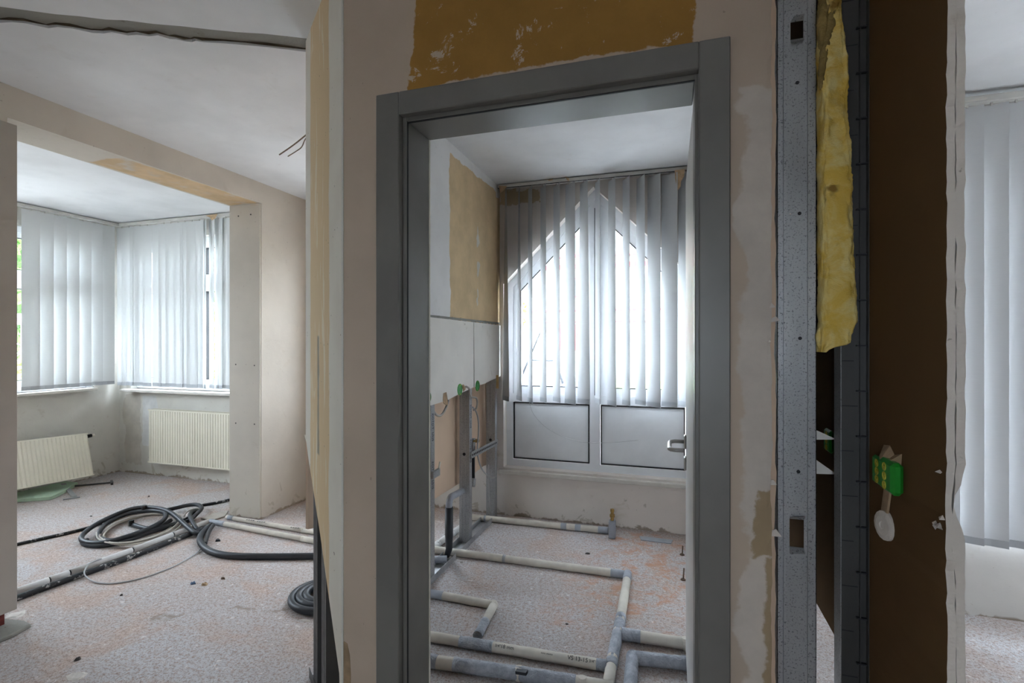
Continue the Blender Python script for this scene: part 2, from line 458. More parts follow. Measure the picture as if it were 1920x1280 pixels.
# --- windows with frame, panes etc.
WN = [0]
def rect_window(axis, plane, depth, u0, u1, z0, z1, splits, transom, label, cat='window', inward=-1):
    """axis 0: window in a wall of constant X (u = Y); axis 1: constant Y (u = X). Frame occupies plane..plane+depth."""
    WN[0] += 1
    def P(u, w): return (w, u) if axis == 0 else (u, w)
    def bx(mb, ua, ub, wa, wb, za, zb):
        if axis == 0: mb.box(wa, wb, ua, ub, za, zb)
        else: mb.box(ua, ub, wa, wb, za, zb)
        return mb
    c = P((u0 + u1) / 2, plane)
    t = thing('window_%d' % WN[0], label, cat, (c[0], c[1], z0), kind='structure')
    lo, hi = plane, plane + depth
    if hi < lo: lo, hi = hi, lo
    fw = .065
    f = MB(); bx(f, u0, u0 + fw, lo, hi, z0, z1); bx(f, u1 - fw, u1, lo, hi, z0, z1)
    bx(f, u0 + fw, u1 - fw, lo, hi, z0, z0 + fw); bx(f, u0 + fw, u1 - fw, lo, hi, z1 - fw, z1)
    build('frame', f, M['upvc'], t, .004)
    us = [u0 + fw] + list(splits) + [u1 - fw]; zs = [z0 + fw] + ([transom] if transom else []) + [z1 - fw]
    for s_ in splits: build('mullion', bx(MB(), s_ - .035, s_ + .035, lo, hi, z0 + fw, z1 - fw), M['upvc'], t)
    if transom:
        for i in range(len(us) - 1): build('transom', bx(MB(), us[i] + (.035 if i else 0), us[i+1] - (.035 if i < len(us) - 2 else 0), lo, hi, transom - .04, transom + .04), M['upvc'], t)
    mid = (lo + hi) / 2
    for i in range(len(us) - 1):
        for j in range(len(zs) - 1):
            a, b = us[i] + (.035 if i else 0), us[i+1] - (.035 if i < len(us) - 2 else 0)
            c0, d0 = zs[j] + (.04 if j else 0), zs[j+1] - (.04 if j < len(zs) - 2 else 0)
            s2 = MB(); sw = .045; p0, p1 = mid - .022, mid + .022
            bx(s2, a, a + sw, p0, p1, c0, d0); bx(s2, b - sw, b, p0, p1, c0, d0)
            bx(s2, a + sw, b - sw, p0, p1, c0, c0 + sw); bx(s2, a + sw, b - sw, p0, p1, d0 - sw, d0)
            sash = build('sash', s2, M['upvc'], t)
            g = MB(); e = .006
            for (ua, ub, za, zb) in ((a+sw, a+sw+e, c0+sw, d0-sw), (b-sw-e, b-sw, c0+sw, d0-sw), (a+sw, b-sw, c0+sw, c0+sw+e), (a+sw, b-sw, d0-sw-e, d0-sw)):
                bx(g, ua, ub, mid - .023, mid + .023, za, zb)
            build('gasket', g, M['gasket'], sash)
            build('pane', bx(MB(), a + sw, b - sw, mid - .003, mid + .003, c0 + sw, d0 - sw), M['glass'], sash)
    return t
def portal(axis, plane, u0, u1, z0, z1, inward):
    d = bpy.data.lights.new('window_daylight_portal', 'AREA'); d.shape = 'RECTANGLE'
    d.size, d.size_y = u1 - u0, z1 - z0
    d.cycles.is_portal = True
    o = bpy.data.objects.new('window_daylight_portal', d); COL.objects.link(o)
    zd = Vector((0, -inward, 0)) if axis == 1 else Vector((-inward, 0, 0))   # local -Z looks inward
    xd = Vector((1, 0, 0)) if axis == 1 else Vector((0, 1, 0))
    o.matrix_world = frame_M((((u0+u1)/2, plane, (z0+z1)/2) if axis == 1 else (plane, (u0+u1)/2, (z0+z1)/2)), xd, zd.cross(xd))

def holed(mb, axis, w0, w1, u0, u1, z0, z1, hu0, hu1, hz0, hz1):
    def bx(ua, ub, za, zb):
        if ub - ua < 1e-5 or zb - za < 1e-5: return
        if axis == 0: mb.box(w0, w1, ua, ub, za, zb)
        else: mb.box(ua, ub, w0, w1, za, zb)
    bx(u0, hu0, z0, z1); bx(hu1, u1, z0, z1); bx(hu0, hu1, z0, hz0); bx(hu0, hu1, hz1, z1); return mb

# bay: left window wall and back window wall
struct('wall_bay_left', holed(MB(), 0, -5.97, -5.67, .9, 4.2, 0, CE, 1.5, 3.66, .93, 2.46), M['bay_wall'], 'pale plaster window wall on the left of the bay', 'wall')
rect_window(0, -5.76, .07, 1.5, 3.66, .93, 2.46, [2.2, 2.95], 1.97, 'white framed bay window behind the left wide closed blind')
portal(0, -5.98, 1.5, 3.66, .93, 2.46, 1)
struct('wall_bay_back', holed(MB(), 1, 3.91, 4.2, -5.67, XL1, 0, CE, -5.50, -3.55, .90, 2.47), M['bay_wall'], 'plaster window wall at the back of the bay above the fixed radiator', 'wall')
rect_window(1, 3.97, .07, -5.50, -3.55, .90, 2.47, [-4.62], 2.0, 'white framed bay window behind the half open blind above the fixed radiator')
portal(1, 4.21, -5.5, -3.55, .90, 2.47, -1)
struct('wall_bay_front', MB().box(-5.67, XL0, .9, 1.2, 0, CE), M['wall'], 'plain wall closing the near side of the bay', 'wall')
struct('trim_1', MB().box(-5.70, -5.55, 1.45, 3.62, .905, .93), M['sill'], 'narrow pale window sill under the left bay window', 'sill', bevel=.004)
struct('trim_2', MB().box(-5.52, XL0, 3.80, 3.97, .875, .90), M['sill'], 'narrow pale window sill under the back bay window', 'sill', bevel=.004)

# thick wall with wide opening: near jamb lining, beam and column
w = MB()
w.box(XL0, XL1, 3.195, 3.91, 0, CE)
w.box(XL0, XL1, -3.3, 3.195, 2.49, CE)
w.box(XL0, XL1, -3.3, 1.60, .30, 2.49)
w.box(XL0, XL1, -3.3, 1.45, 0, .30)
wl = struct('wall_left', w, M['column'], 'thick wall with a wide opening, its beam and plastered column', 'wall')
build('plasterboard_lining', MB().box(XL0 - .01, XL1 + .012, 1.55, 1.634, .085, 2.462).box(XL1, XL1 + .012, -3.2, 1.55, .085, 2.462), M['lining'], wl, .002)
build('plasterboard_panel', MB().box(-3.385, -3.083, 3.183, 3.195, .004, 2.487), M['column'], wl)
for px_, py_ in ((442, 683), (477, 685), (442, 793), (477, 795), (447, 405), (470, 402)):
    p = onY(px_, py_, 3.183)
    build('screw', MB().lathe([(.006, 0), (.0045, .0025)], p, (0, -1, 0), 10), M['debris_dark'], wl)
single('steel_post', MB().box(-3.30, -3.10, 1.48, 1.60, 0, .30).box(-3.33, -3.06, 1.46, 1.615, 0, .012), M['red'], 'short red primed steel post under the left wall lining', 'post')
kb = MB(); q = [(-3.30, 1.40), (-3.02, 1.40), (-3.00, 1.56), (-3.02, 1.645), (-3.09, 1.655), (-3.30, 1.62)]
kb.prism([(x + .035, y) for x, y in q], 2, 0, .022)
single('concrete_kerb', kb, M['concrete'], 'broken grey concrete kerb at the foot of the left wall lining', 'kerb', bevel=.006)

# left room: window wall that joins column to partition
struct('wall_back_left', holed(MB(), 1, YB, 4.16, XL1, -1.437, 0, CE, -2.60, -1.84, .85, 2.25), M['wall'], 'plaster window wall of the left room behind the partition', 'wall')
rect_window(1, 3.95, .07, -2.60, -1.84, .85, 2.25, [], None, 'white framed window of the left room hidden behind the partition')
portal(1, 4.17, -2.60, -1.84, .85, 2.25, -1)

# bathroom: pointed window wall
XA, ZA, ZS = -.565, 2.585, 1.865             # apex, spring line
HX0, HX1, HZ = -1.29, .16, .385
w = MB()
w.box(-1.437, HX0, YB, 4.16, 0, CE); w.box(HX1, .455, YB, 4.16, 0, CE)
w.box(HX0, HX1, YB, 4.16, 0, HZ); w.box(.455, .74, 3.46, 4.16, 0, CE)
w.prism([(HX0, ZS), (XA, ZA), (XA, CE), (HX0, CE)], 1, YB, 4.16)
w.prism([(XA, ZA), (HX1, ZS), (HX1, CE), (XA, CE)], 1, YB, 4.16)
struct('wall_bath_back', w, M['bath_back'], 'stained bathroom window wall with a pointed opening and low parapet', 'wall')
portal(1, 4.17, HX0, HX1, 1.0, 2.5, -1)
WN[0] += 1
wt = thing('window_%d' % WN[0], 'white pointed window with two opaque panels below, seen through the doorway', 'window', (XA, 3.96, HZ), kind='structure')
Y0, Y1 = 3.945, 4.025
# outer frame following the gable (one ring of prisms)
def gable(d):  # outline inset by d
    s = (ZA - ZS) / (XA - HX0); L = math.hypot(1, s)
    return [(HX0 + d, HZ + d), (HX1 - d, HZ + d), (HX1 - d, ZS - d * (L - 1) * 1.0 if 0 else ZS + s * d - d * L), (XA, ZA - d * L), (HX0 + d, ZS + s * d - d * L)]
def ring(mb, outer, inner, y0, y1):
    n = len(outer)
    for i in range(n):
        j = (i + 1) % n
        mb.prism([outer[i], outer[j], inner[j], inner[i]], 1, y0, y1)
    return mb
build('frame', ring(MB(), gable(0), gable(.055), Y0, Y1), M['upvc'], wt)
TR = .955
build('transom', MB().box(HX0 + .055, XA - .04, Y0, Y1, TR - .045, TR + .02).box(XA + .04, HX1 - .055, Y0, Y1, TR - .045, TR + .02), M['upvc'], wt)
build('mullion', MB().box(XA - .04, XA + .04, Y0 - .004, Y1, HZ + .055, 2.50), M['upvc'], wt)
build('joint', MB().box(XA - .004, XA + .002, Y0 - .0055, Y0 - .003, .98, 2.44), M['gasket'], wt)
s_ = (ZA - ZS) / (XA - HX0)
for sx in (-1, 1):
    a, b = (HX0 + .055, XA - .04) if sx < 0 else (HX1 - .055, XA + .04)     # outer, inner stile edge
    zt = lambda x: ZA - abs(x - XA) * s_ - .055 * math.hypot(1, s_)
    z0 = TR + .02
    def sash_poly(d):
        aa, bb = a - sx * d, b + sx * d
        k = d * math.hypot(1, s_)
        return [(aa, z0 + d), (bb, z0 + d), (bb, zt(bb) - k), (aa, zt(aa) - k)]
    sash = build('sash', ring(MB(), sash_poly(0), sash_poly(.062), Y0 + .012, Y1 - .01), M['upvc'], wt)
    build('gasket', ring(MB(), sash_poly(.060), sash_poly(.067), Y0 + .010, Y0 + .02), M['gasket'], sash)
    build('pane', MB().prism(sash_poly(.062), 1, 3.985, 3.991), M['glass'], sash)
    if sx < 0:
        hd = build('handle', MB().box(HX0 + .085, HX0 + .110, Y0 + .002, Y0 + .012, 1.34, 1.43), M['upvc'], sash, .003)
        build('lever', MB().tube([(HX0+.097, Y0+.005, 1.405), (HX0+.097, Y0-.035, 1.405), (HX0+.097, Y0-.045, 1.39), (HX0+.097, Y0-.045, 1.29)], .009, 8), M['upvc'], wt)
    # opaque panel below the transom with its dark seal
    lo, hi = (a, b) if a < b else (b, a)
    pz0, pz1 = HZ + .055, TR - .045
    pn = build('infill_panel', MB().box(lo + .012, hi - .012, Y0 + .012, Y0 + .05, pz0 + .012, pz1 - .012), M['panel'], wt)
    build('gasket', ring(MB(), [(lo+.004, pz0+.004), (hi-.004, pz0+.004), (hi-.004, pz1-.004), (lo+.004, pz1-.004)],
          [(lo+.013, pz0+.013), (hi-.013, pz0+.013), (hi-.013, pz1-.013), (lo+.013, pz1-.013)], Y0 - .001, Y0 + .04), M['gasket'], pn)
struct('trim_3', MB().box(XBL, .25, 3.835, 3.96, .335, .368), M['sill'], 'dusty stone window sill of the bathroom', 'sill', bevel=.004)

# bathroom left partition: plaster above, board strip below, tan back board of the left room side
w = MB().box(-1.347, XBL, 1.69, YB, 1.553, CE)
# ragged lower edge
for i in range(46):
    y = 1.72 + i * .0465
    w.box(-1.345, XBL - .002 + rnd.uniform(0, .004), y, y + rnd.uniform(.02, .05), 1.553 - rnd.uniform(.002, .03), 1.56)
wb = struct('wall_bath_left', w, M['bath_left'], 'bathroom partition with a peeled orange area over a stripped stud frame', 'wall')
def ragged_poly(pts, n=6, j=.006):
    out = []
    for i in range(len(pts)):
        a, b = pts[i], pts[(i+1) % len(pts)]
        for k in range(n):
            t = k / n; out.append((a[0] + (b[0]-a[0])*t + (rnd.uniform(-j, j) if k else 0), a[1] + (b[1]-a[1])*t + (rnd.uniform(-j, j) if k else 0)))
    return out
bb = [onX(p, q, -1.328) for p, q in ((803, 760), (833, 751), (850, 742), (885, 725.5))]
build('plasterboard_panel', MB().prism([(1.70, 1.02)] + [(v.y, v.z) for v in bb] + [(3.279, 1.535), (1.70, 1.545)], 0, -1.327, -1.315), M['board'], wb)
bb = [onX(p, q, -1.328) for p, q in ((886.5, 725), (905, 719), (930, 707))]
build('plasterboard_panel', MB().prism([(v.y, v.z) for v in bb] + [(3.862, 1.12), (3.862, 1.53), (3.285, 1.535)], 0, -1.327, -1.3145), M['board'], wb)
build('plaster_lump', MB().grid(lambda u, v: Vector((-1.317 + .006 * mnoise.noise(Vector((u*40, v*6, 1))), 2.55 + u * 1.3, 1.553 - v * (.014 + .060 * max(0, mnoise.noise(Vector((u*17, 3, 2))))) )), 70, 3), M['concrete'], wb)
low = [(816, 934), (840, 919), (864, 904), (889, 887), (907, 873), (913, 871)]
low = [onX(p, q, -1.437) for p, q in low]
build('back_board', MB().prism([(1.743, .62), (2.4, .50)] + [(v.y, v.z) for v in low] + [(3.862, .40), (3.862, CE), (1.743, CE)], 0, -1.45, -1.437), M['board_tan'], wb)

# bathroom right partition, its unseen part beyond the door leaf left open for daylight
struct('wall_bath_right', MB().box(.25, .275, YD1, 2.42, 0, CE).box(.25, .275, 2.42, YB, 2.50, CE), M['wall'], 'bathroom wall behind the open door leaf', 'wall')

# door wall with its opening
w = MB()
DX0, DX1, DZ = -.80, .105, 2.10
w.box(-.98, DX0, YD0, YD1, 0, CE); w.box(DX1, .222, YD0, YD1, 0, CE); w.box(DX0, DX1, YD0, YD1, DZ, CE)
wf = struct('wall_front', w, M['wall_front'], 'grey beige plasterboard wall around the grey door frame', 'wall')
def ragged_strip(x0, x1, y0, y1, z0, z1, n, jx, jy, seed, left_fixed=True):
    r = random.Random(seed); m = MB(); vs = []
    for i in range(n + 1):
        z = z0 + (z1 - z0) * i / n
        j = mnoise.noise(Vector((seed, 0, z * 9))) * jx + r.uniform(-jx, jx) * .35
        k = mnoise.noise(Vector((seed + 5, 0, z * 12))) * jy
        vs += [(x0, y0 + k, z), (x1 + j, y0 + k + r.uniform(0, jy), z), (x1 + j, y1, z), (x0, y1, z)]
    fs = [(i*4+a, i*4+(a+1) % 4, (i+1)*4+(a+1) % 4, (i+1)*4+a) for i in range(n) for a in range(4)]
    fs += [(3,2,1,0), (n*4, n*4+1, n*4+2, n*4+3)]
    return m.add(vs, fs)
build('broken_edge', ragged_strip(.222, .232, YD0 + .0005, YD0 + .0125, 0, CE, 120, .005, .002, 3), M['wall_front'], wf)
build('board_layer', ragged_strip(.222, .243, YD0 + .0135, YD0 + .026, 0, CE, 120, .004, .002, 8), M['board_tan'], wf)
for i, (px_, py_, s) in enumerate(((1443, 575, .013), (1452, 600, .012), (1447, 905, .012), (1452, 1000, .016), (1440, 640, .006))):
    p = onY(px_, py_, YD0 + .006)
    build('torn_paper', MB().add([p + Vector((-s, 0, -s*.5)), p + Vector((s*.9, -.010, -s*.15)), p + Vector((s*.2, -.004, s*.8)), p + Vector((-s*.5, .002, s*.4)), p + Vector((0, .008, 0))],
          [(0,1,4), (1,2,4), (2,3,4), (3,0,4), (0,3,2,1)]), M['gypsum'], wf)
build('corner_damage', MB().prism([(-.979, .0), (-.958, .0), (-.953, .36), (-.957, .42), (-.966, .455), (-.979, .46)], 1, YD0 - .001, YD0 + .002), M['cardboard'], wf)

# angled wall end beside it, its lower corner cut away
A = Vector((-.98, YD0, 0)); B = Vector((-1.45, 1.743, 0)); dAB = (B - A); nAB = Vector((dAB.y, -dAB.x, 0)).normalized() * -1
if nAB.y > 0: nAB = -nAB
def onAB(px_, py_):
    d = ray(px_, py_); return EYEV + d * ((A - EYEV).dot(nAB) / d.dot(nAB))
def ab(p):
    v = Vector(p) - A; return (v.dot(dAB.normalized()), p[2])
cut = [ab(onAB(*p)) for p in ((570, 815), (574, 828), (577, 850), (600, 1000), (618, 1130), (636, 1262))]
poly = [(0, 0), (0, CE), (dAB.length, CE), (dAB.length, cut[0][1])] + cut + [(.012, 0)]
poly = [p for i, p in enumerate(poly) if p not in poly[:i]]
t_ = dAB.normalized()
def ab_prism(poly, o0, o1):
    n = len(poly); m = MB()
    vs = [A + t_ * u + nAB * o + Vector((0, 0, z)) for o in (o0, o1) for u, z in poly]
    return m.add(vs, [tuple(range(n)), tuple(range(2*n-1, n-1, -1))] + [(i, n+i, n+(i+1) % n, (i+1) % n) for i in range(n)])
wa = struct('wall_front_angled', ab_prism(poly, 0, -.0125), M['wall_angled'], 'angled plasterboard wall end with a peeled ochre stripe, cut away at the bottom', 'wall')
build('corner_bead', MB().beam(A + nAB * .001 + t_ * .002 + Vector((0,-.001,.0)), A + nAB * .001 + t_ * .002 + Vector((0,-.001,CE)), .006, .006), M['board'], wa)

# right partition: double board with torn end, cut off above the floor further in
w = MB(); 
wr = struct('wall_right_partition', MB().box(.430, .455, 1.42, 2.42, .59, CE).box(.430, .455, 2.42, 3.46, 2.50, CE), M['board_brown'], 'brown backed plasterboard of the opened right partition', 'wall')  # further part left open, out of view, to pass daylight into the bathroom
def board_end(x0, x1, seed, bite):
    r = random.Random(seed); vs = []; n = 150; m = MB()
    for i in range(n + 1):
        z = CE * i / n
        f = mnoise.noise(Vector((seed, 2, z * 7))) * .0014 + r.uniform(-.0026, .0026)
        g = mnoise.noise(Vector((seed + 9, 2, z * 11))) * .0005 + r.uniform(-.0008, .0008)
        b = math.exp(-((z - 1.135) / .032) ** 2) * bite
        b2 = math.exp(-((z - 1.075) / .035) ** 2) * bite
        vs += [(x0 - b2 * .5 + g * .5, 1.0 + f + b * .7, z), (x1 - b + g, 1.0 + f * .7 + b * .7, z), (x1, 1.43, z), (x0, 1.43, z)]
    fs = [(i*4+a, i*4+(a+1) % 4, (i+1)*4+(a+1) % 4, (i+1)*4+a) for i in range(n) for a in range(4)]
    fs += [(3,2,1,0), (n*4, n*4+1, n*4+2, n*4+3)]
    return m.add(vs, fs)
def faced(name, mb, mats, pick):
    o = build(name, mb, mats[0], wr)
    for m_ in mats[1:]: o.data.materials.append(m_)
    for p in o.data.polygons: p.material_index = pick(p.normal, p.center)
    return o
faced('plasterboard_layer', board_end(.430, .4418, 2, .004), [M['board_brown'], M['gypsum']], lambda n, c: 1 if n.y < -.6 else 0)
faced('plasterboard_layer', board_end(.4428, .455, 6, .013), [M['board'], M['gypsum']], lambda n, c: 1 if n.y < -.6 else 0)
for i, (px_, py_, s, q) in enumerate(((1765, 990, .009, 0), (1757, 985, .008, 1.7), (1770, 975, .008, 3.1), (1764, 885, .004, .5))):
    p = onX(px_, py_, .428)
    build('torn_paper', MB().add([p + Vector((-.002, -s*math.cos(q), -s*math.sin(q))), p + Vector((-.004, s, s*.3)), p + Vector((-.001, s*.2, s)), p + Vector((.002, 0, 0)), p + Vector((-.010, -s, s*.3))],
          [(0,1,3), (1,2,3), (2,4,3), (4,0,3), (0,4,2,1)]), M['gypsum'], wr)

# right room and the walls behind the camera
struct('wall_right_back', holed(MB(), 1, 3.17, 3.46, .455, 3.2, 0, CE, .75, 2.9, .40, 2.35), M['wall'], 'plaster window wall of the right room below and above its wide blind', 'wall')
rect_window(1, 3.25, .07, .75, 2.9, .40, 2.35, [1.48, 2.2], None, 'white framed window behind the right room blind')
portal(1, 3.47, .75, 2.9, .40, 2.35, -1)
struct('wall_right', holed(MB(), 0, 3.2, 3.5, -3.3, 3.46, 0, CE, 2.35, 3.0, 1.0, 2.2), M['wall'], 'plain wall on the far right of the flat', 'wall')
rect_window(0, 3.28, .07, 2.35, 3.0, 1.0, 2.2, [], None, 'white framed window in the far right wall')  # unseen window added to light the bathroom through the opened partition
portal(0, 3.51, 2.35, 3.0, 1.0, 2.2, -1)
struct('wall_near', holed(MB(), 1, -3.3, -3.0, XL1, 3.2, 0, CE, -.85, .05, .95, 1.90), M['wall'], 'wall behind the viewer with a window', 'wall')
rect_window(1, -3.16, .07, -.85, .05, .95, 1.90, [], None, 'white framed window behind the viewer')  # unseen window added to send daylight through the doorway
portal(1, -3.31, -.85, .05, .95, 1.90, 1)
# ------------------------------------------------------------------ door: steel frame, leaf, handle
d1 = thing('door_1', 'dark grey steel door frame with its white leaf opened into the bathroom', 'door', (-.35, YD0, 0), kind='structure')
FX0, FX1 = -.854, -.776          # front face of left leg
GX0, GX1 = .0665, .139           # right leg
def leg(face0, face1, inner, z1, sx):
    m = MB()
    m.box(min(face0, face1), max(face0, face1), YD0 - .016, YD0 + .004, 0, z1)                 # front face
    lo, hi = sorted((inner, face0 if sx > 0 else face1))
    m.box(min(face1 if sx < 0 else face0, inner), max(face1 if sx < 0 else face0, inner), YD0 + .010, YD1 + .01, 0, z1 - .07)
    return m
lf = MB().box(FX0, FX1, YD0 - .016, YD0 + .012, 0, 2.147).box(-.812, -.764, YD0 + .012, YD1 + .012, 0, 2.09)
build('frame_leg', lf, M['frame_steel'], d1, .0025)
rf = MB().box(GX0, GX1, YD0 - .016, YD0 + .012, 0, 2.147).box(.058, .115, YD0 + .012, YD1 - .035, 0, 2.09)
build('frame_leg', rf, M['frame_steel'], d1, .0025)
build('frame_head', MB().box(FX1, GX0, YD0 - .016, YD0 + .012, 2.078, 2.147).box(-.764, .058, YD0 + .012, YD1 + .012, 2.066, 2.11), M['frame_steel'], d1, .0025)
build('seal', MB().box(-.7645, -.7625, YD0 + .014, YD0 + .020, 0, 2.07).box(-.764, .058, YD0 + .014, YD0 + .020, 2.0635, 2.067), M['gasket'], d1)
build('seal_lip', MB().box(-.7645, -.761, YD1 + .008, YD1 + .014, 0, 2.066), M['ivory'], d1)
LX0, LX1, LY0, LY1 = .060, .100, 1.478, 2.262
lv = build('leaf', MB().box(LX0, LX1, LY0, LY1, .09, 2.075), M['leaf_white'], d1, .002)
build('leaf_edge', MB().box(LX0 + .006, LX1 - .004, LY0 - .0015, LY0 + .001, .092, 2.072), M['leaf_edge'], lv)
hp = onX(1289, 828, LX0); HY = 2.185; HZ_ = 1.4 - (828 - 640) / F_PX * (HY * CY - LX0 * SY)
hr = build('handle_rose', MB().box(LX0 - .009, LX0, HY - .022, HY + .022, HZ_ - .028, HZ_ + .028), M['handle'], lv, .004)
build('key_rose', MB().box(LX0 - .009, LX0, HY - .022, HY + .022, HZ_ - .115, HZ_ - .060), M['handle'], lv, .004)
build('lever', MB().tube([(LX0, HY, HZ_), (LX0 - .045, HY, HZ_), (LX0 - .062, HY - .012, HZ_ - .001), (LX0 - .066, HY - .03, HZ_ - .001), (LX0 - .066, HY - .135, HZ_ - .004), (LX0 - .06, HY - .15, HZ_ - .004), (LX0 - .045, HY - .156, HZ_ - .004), (LX0 - .012, HY - .156, HZ_ - .004)], .0082, 12), M['handle'], lv)
build('lever', MB().tube([(LX1, HY, HZ_), (LX1 + .05, HY, HZ_), (LX1 + .06, HY - .015, HZ_), (LX1 + .06, HY - .12, HZ_)], .0105, 10), M['handle'], lv)
for z in (.35, 1.85):
    build('hinge', MB().tube([(.108, LY0 - .012, z - .04), (.108, LY0 - .012, z + .04)], .008, 10), M['handle'], d1)

# ------------------------------------------------------------------ vertical blinds
def slat(name, parent, cx, cy, a0, a1, z0, z1, w=.127, curve=.004, fab='fabric_bay'):
    """a0/a1: angle of the slat at top / bottom against its rail (radians, 0 = in the rail's line, +X side turns to -Y)"""
    m = MB(); nz, nx, th = 14, 4, .0008
    def pt(u, v, o):
        a = a0 + (a1 - a0) * v; s = (u - .5) * w
        d = Vector((math.cos(a), -math.sin(a), 0)); n = Vector((math.sin(a), math.cos(a), 0))
        return Vector((cx, cy, z1 + (z0 - z1) * v)) + d * s + n * (o + curve * (1 - (2*u-1)**2))
    for o, flip in ((-th/2, False), (th/2, True)):
        m.grid(lambda u, v: pt(u, v, o), nx, nz)
    s = build('slat', m, M[fab], parent)
    h = MB()
    vs = [pt(u, v, o) for v in (1 - .035 / (z1 - z0), 1.0005) for (u, o) in ((0, -.0022), (.5, -.0022), (1, -.0022), (1, .0022), (.5, .0022), (0, .0022))]
    h.add(vs, [(0,1,2,3,4,5), (11,10,9,8,7,6)] + [(i, 6+i, 6+(i+1) % 6, (i+1) % 6) for i in range(6)])
    build('hem', h, M['hem'], s)
    build('hanger', MB().box(cx - .004, cx + .004, cy - .004, cy + .004, z1 - .004, z1 + .022), M['rail'], s)
    return s

# bathroom blind: edge positions of each slat at top and bottom, turned accordingly
YS = 3.80
vb = thing('vertical_blind', 'white vertical blind with half open slats before the pointed bathroom window', 'blind', (-.6, YS, .92))
build('headrail', MB().box(-1.315, .245, YS - .020, YS + .020, CE - .035, CE - .006), M['rail'], vb, .003)
build('rail_slot', MB().box(-1.31, .24, YS - .021, YS - .015, CE - .0375, CE - .034), M['ink'], vb)
tops = [(934,938),(947,950),(972,974.5),(990,998),(1013,1024),(1037,1050),(1059,1079),(1087,1102),(1115.5,1125),(1140,1154),(1167,1181),(1193,1209),(1213,1239),(1239,1271),(1270,1297)]
bots = [None,(944,958),(972,983),(987,997),(1011,1024),(1035,1050),(1058,1080),(1084,1110),(1116,1126),(1138,1156),(1165,1181),(1190,1211),(1213,1240),(1240,1272),(1270,1292)]
def ang_for(pa, pb):
    mid = (pa + pb) / 2; r_ = ray(mid, 640); e = math.atan2(r_.y, -r_.x)       # angle at which the slat is edge-on
    dd = YS * r_.length / r_.y
    wpx = (pb - pa) * (dd / F_PX) * math.cos(math.atan((mid - 960) / F_PX)) ** 1
    return e - math.asin(max(-1, min(1, wpx * .90 / .127)))
for i, (tp, bt) in enumerate(zip(tops, bots)):
    if i == 0: continue
    x = onY((tp[0] + tp[1]) / 2, 360, YS).x
    a0 = ang_for(*tp); a1 = ang_for(*bt)
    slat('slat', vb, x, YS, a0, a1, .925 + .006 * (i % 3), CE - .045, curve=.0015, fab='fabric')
build('pull_cord', MB().tube([onY(*p, 3.70) for p in ((992, 752), (1000, 775), (1020, 798), (1050, 816), (1080, 826), (1110, 830), (1150, 829), (1197, 825))], .0013, 5, smooth_path=5), M['cable_white'], vb)

# bay blind on the left window wall (rail along Y)
XS = -5.57
vb2 = thing('vertical_blind', 'white vertical blind with nearly closed slats on the left wall of the bay', 'blind', (XS, 2.6, .95))
build('headrail', MB().box(XS - .02, XS + .02, 1.35, 3.86, CE - .038, CE - .008), M['rail'], vb2, .003)
edges = [onX(p, 500, XS).y for p in (45, 70.5, 97.5, 121.5, 145, 167.5, 190, 212)]
cents = [(edges[i] + edges[i+1]) / 2 for i in range(7)]
cents = [1.40 + .03 * k for k in range(9)] + cents     # unseen slats, pushed aside to let more daylight in
for i, y in enumerate(cents):
    a = math.radians(-90 + 16 + 3 * math.sin(i * 2.1)) if y > 1.8 else math.radians(4)    # slats almost in line with the rail
    slat('slat', vb2, XS, y, a, a + math.radians(3 * math.cos(i)), .955, CE - .05)
# bay blind on the back window wall
YS2 = 3.83
vb3 = thing('vertical_blind', 'white vertical blind with half open slats above the fixed radiator', 'blind', (-4.6, YS2, .93))
build('headrail', MB().box(-5.54, -3.42, YS2 - .02, YS2 + .02, CE - .038, CE - .008), M['rail'], vb3, .003)
pos = [228.5, 241.5, 252.5, 262.5, 276, 294, 307, 320, 334, 346.5, 360, 373.5, 384, 397, 410, 423, 436]
for i, p in enumerate(pos):
    x = onY(p, 560, YS2).x
    a = math.radians({11: 8, 12: 30, 13: 20, 14: 12}.get(i, -5 + 5 * math.sin(i * 1.7)))
    slat('slat', vb3, x, YS2, a, a + math.radians(4), .938 + .004 * (i % 2), CE - .05)
for k in range(5):
    slat('slat', vb3, -4.02 + .11 * k, YS2, .25, .3, .94, CE - .05)
# right room blind
YS3 = 3.10
vb4 = thing('vertical_blind', 'long white vertical blind with closed slats in the right room', 'blind', (1.6, YS3, .39))
build('headrail', MB().box(.60, 3.05, YS3 - .022, YS3 + .022, CE - .065, CE - .03), M['rail'], vb4, .003)
x0 = onY(1836, 600, YS3).x; dx = onY(1882, 600, YS3).x - x0
for k in range(-7, 16):
    xc = x0 + dx * (k + .5)
    if xc > 1.80: slat('slat', vb4, 2.62 + .027 * k, YS3, math.radians(86), math.radians(87), .385, CE - .075, fab='fabric_right')     # unseen ones, pushed aside for more daylight
    elif .64 < xc: slat('slat', vb4, xc, YS3, math.radians(16 + 3 * math.sin(k)), math.radians(18), .385 + .004 * (k % 2), CE - .075, fab='fabric_right')

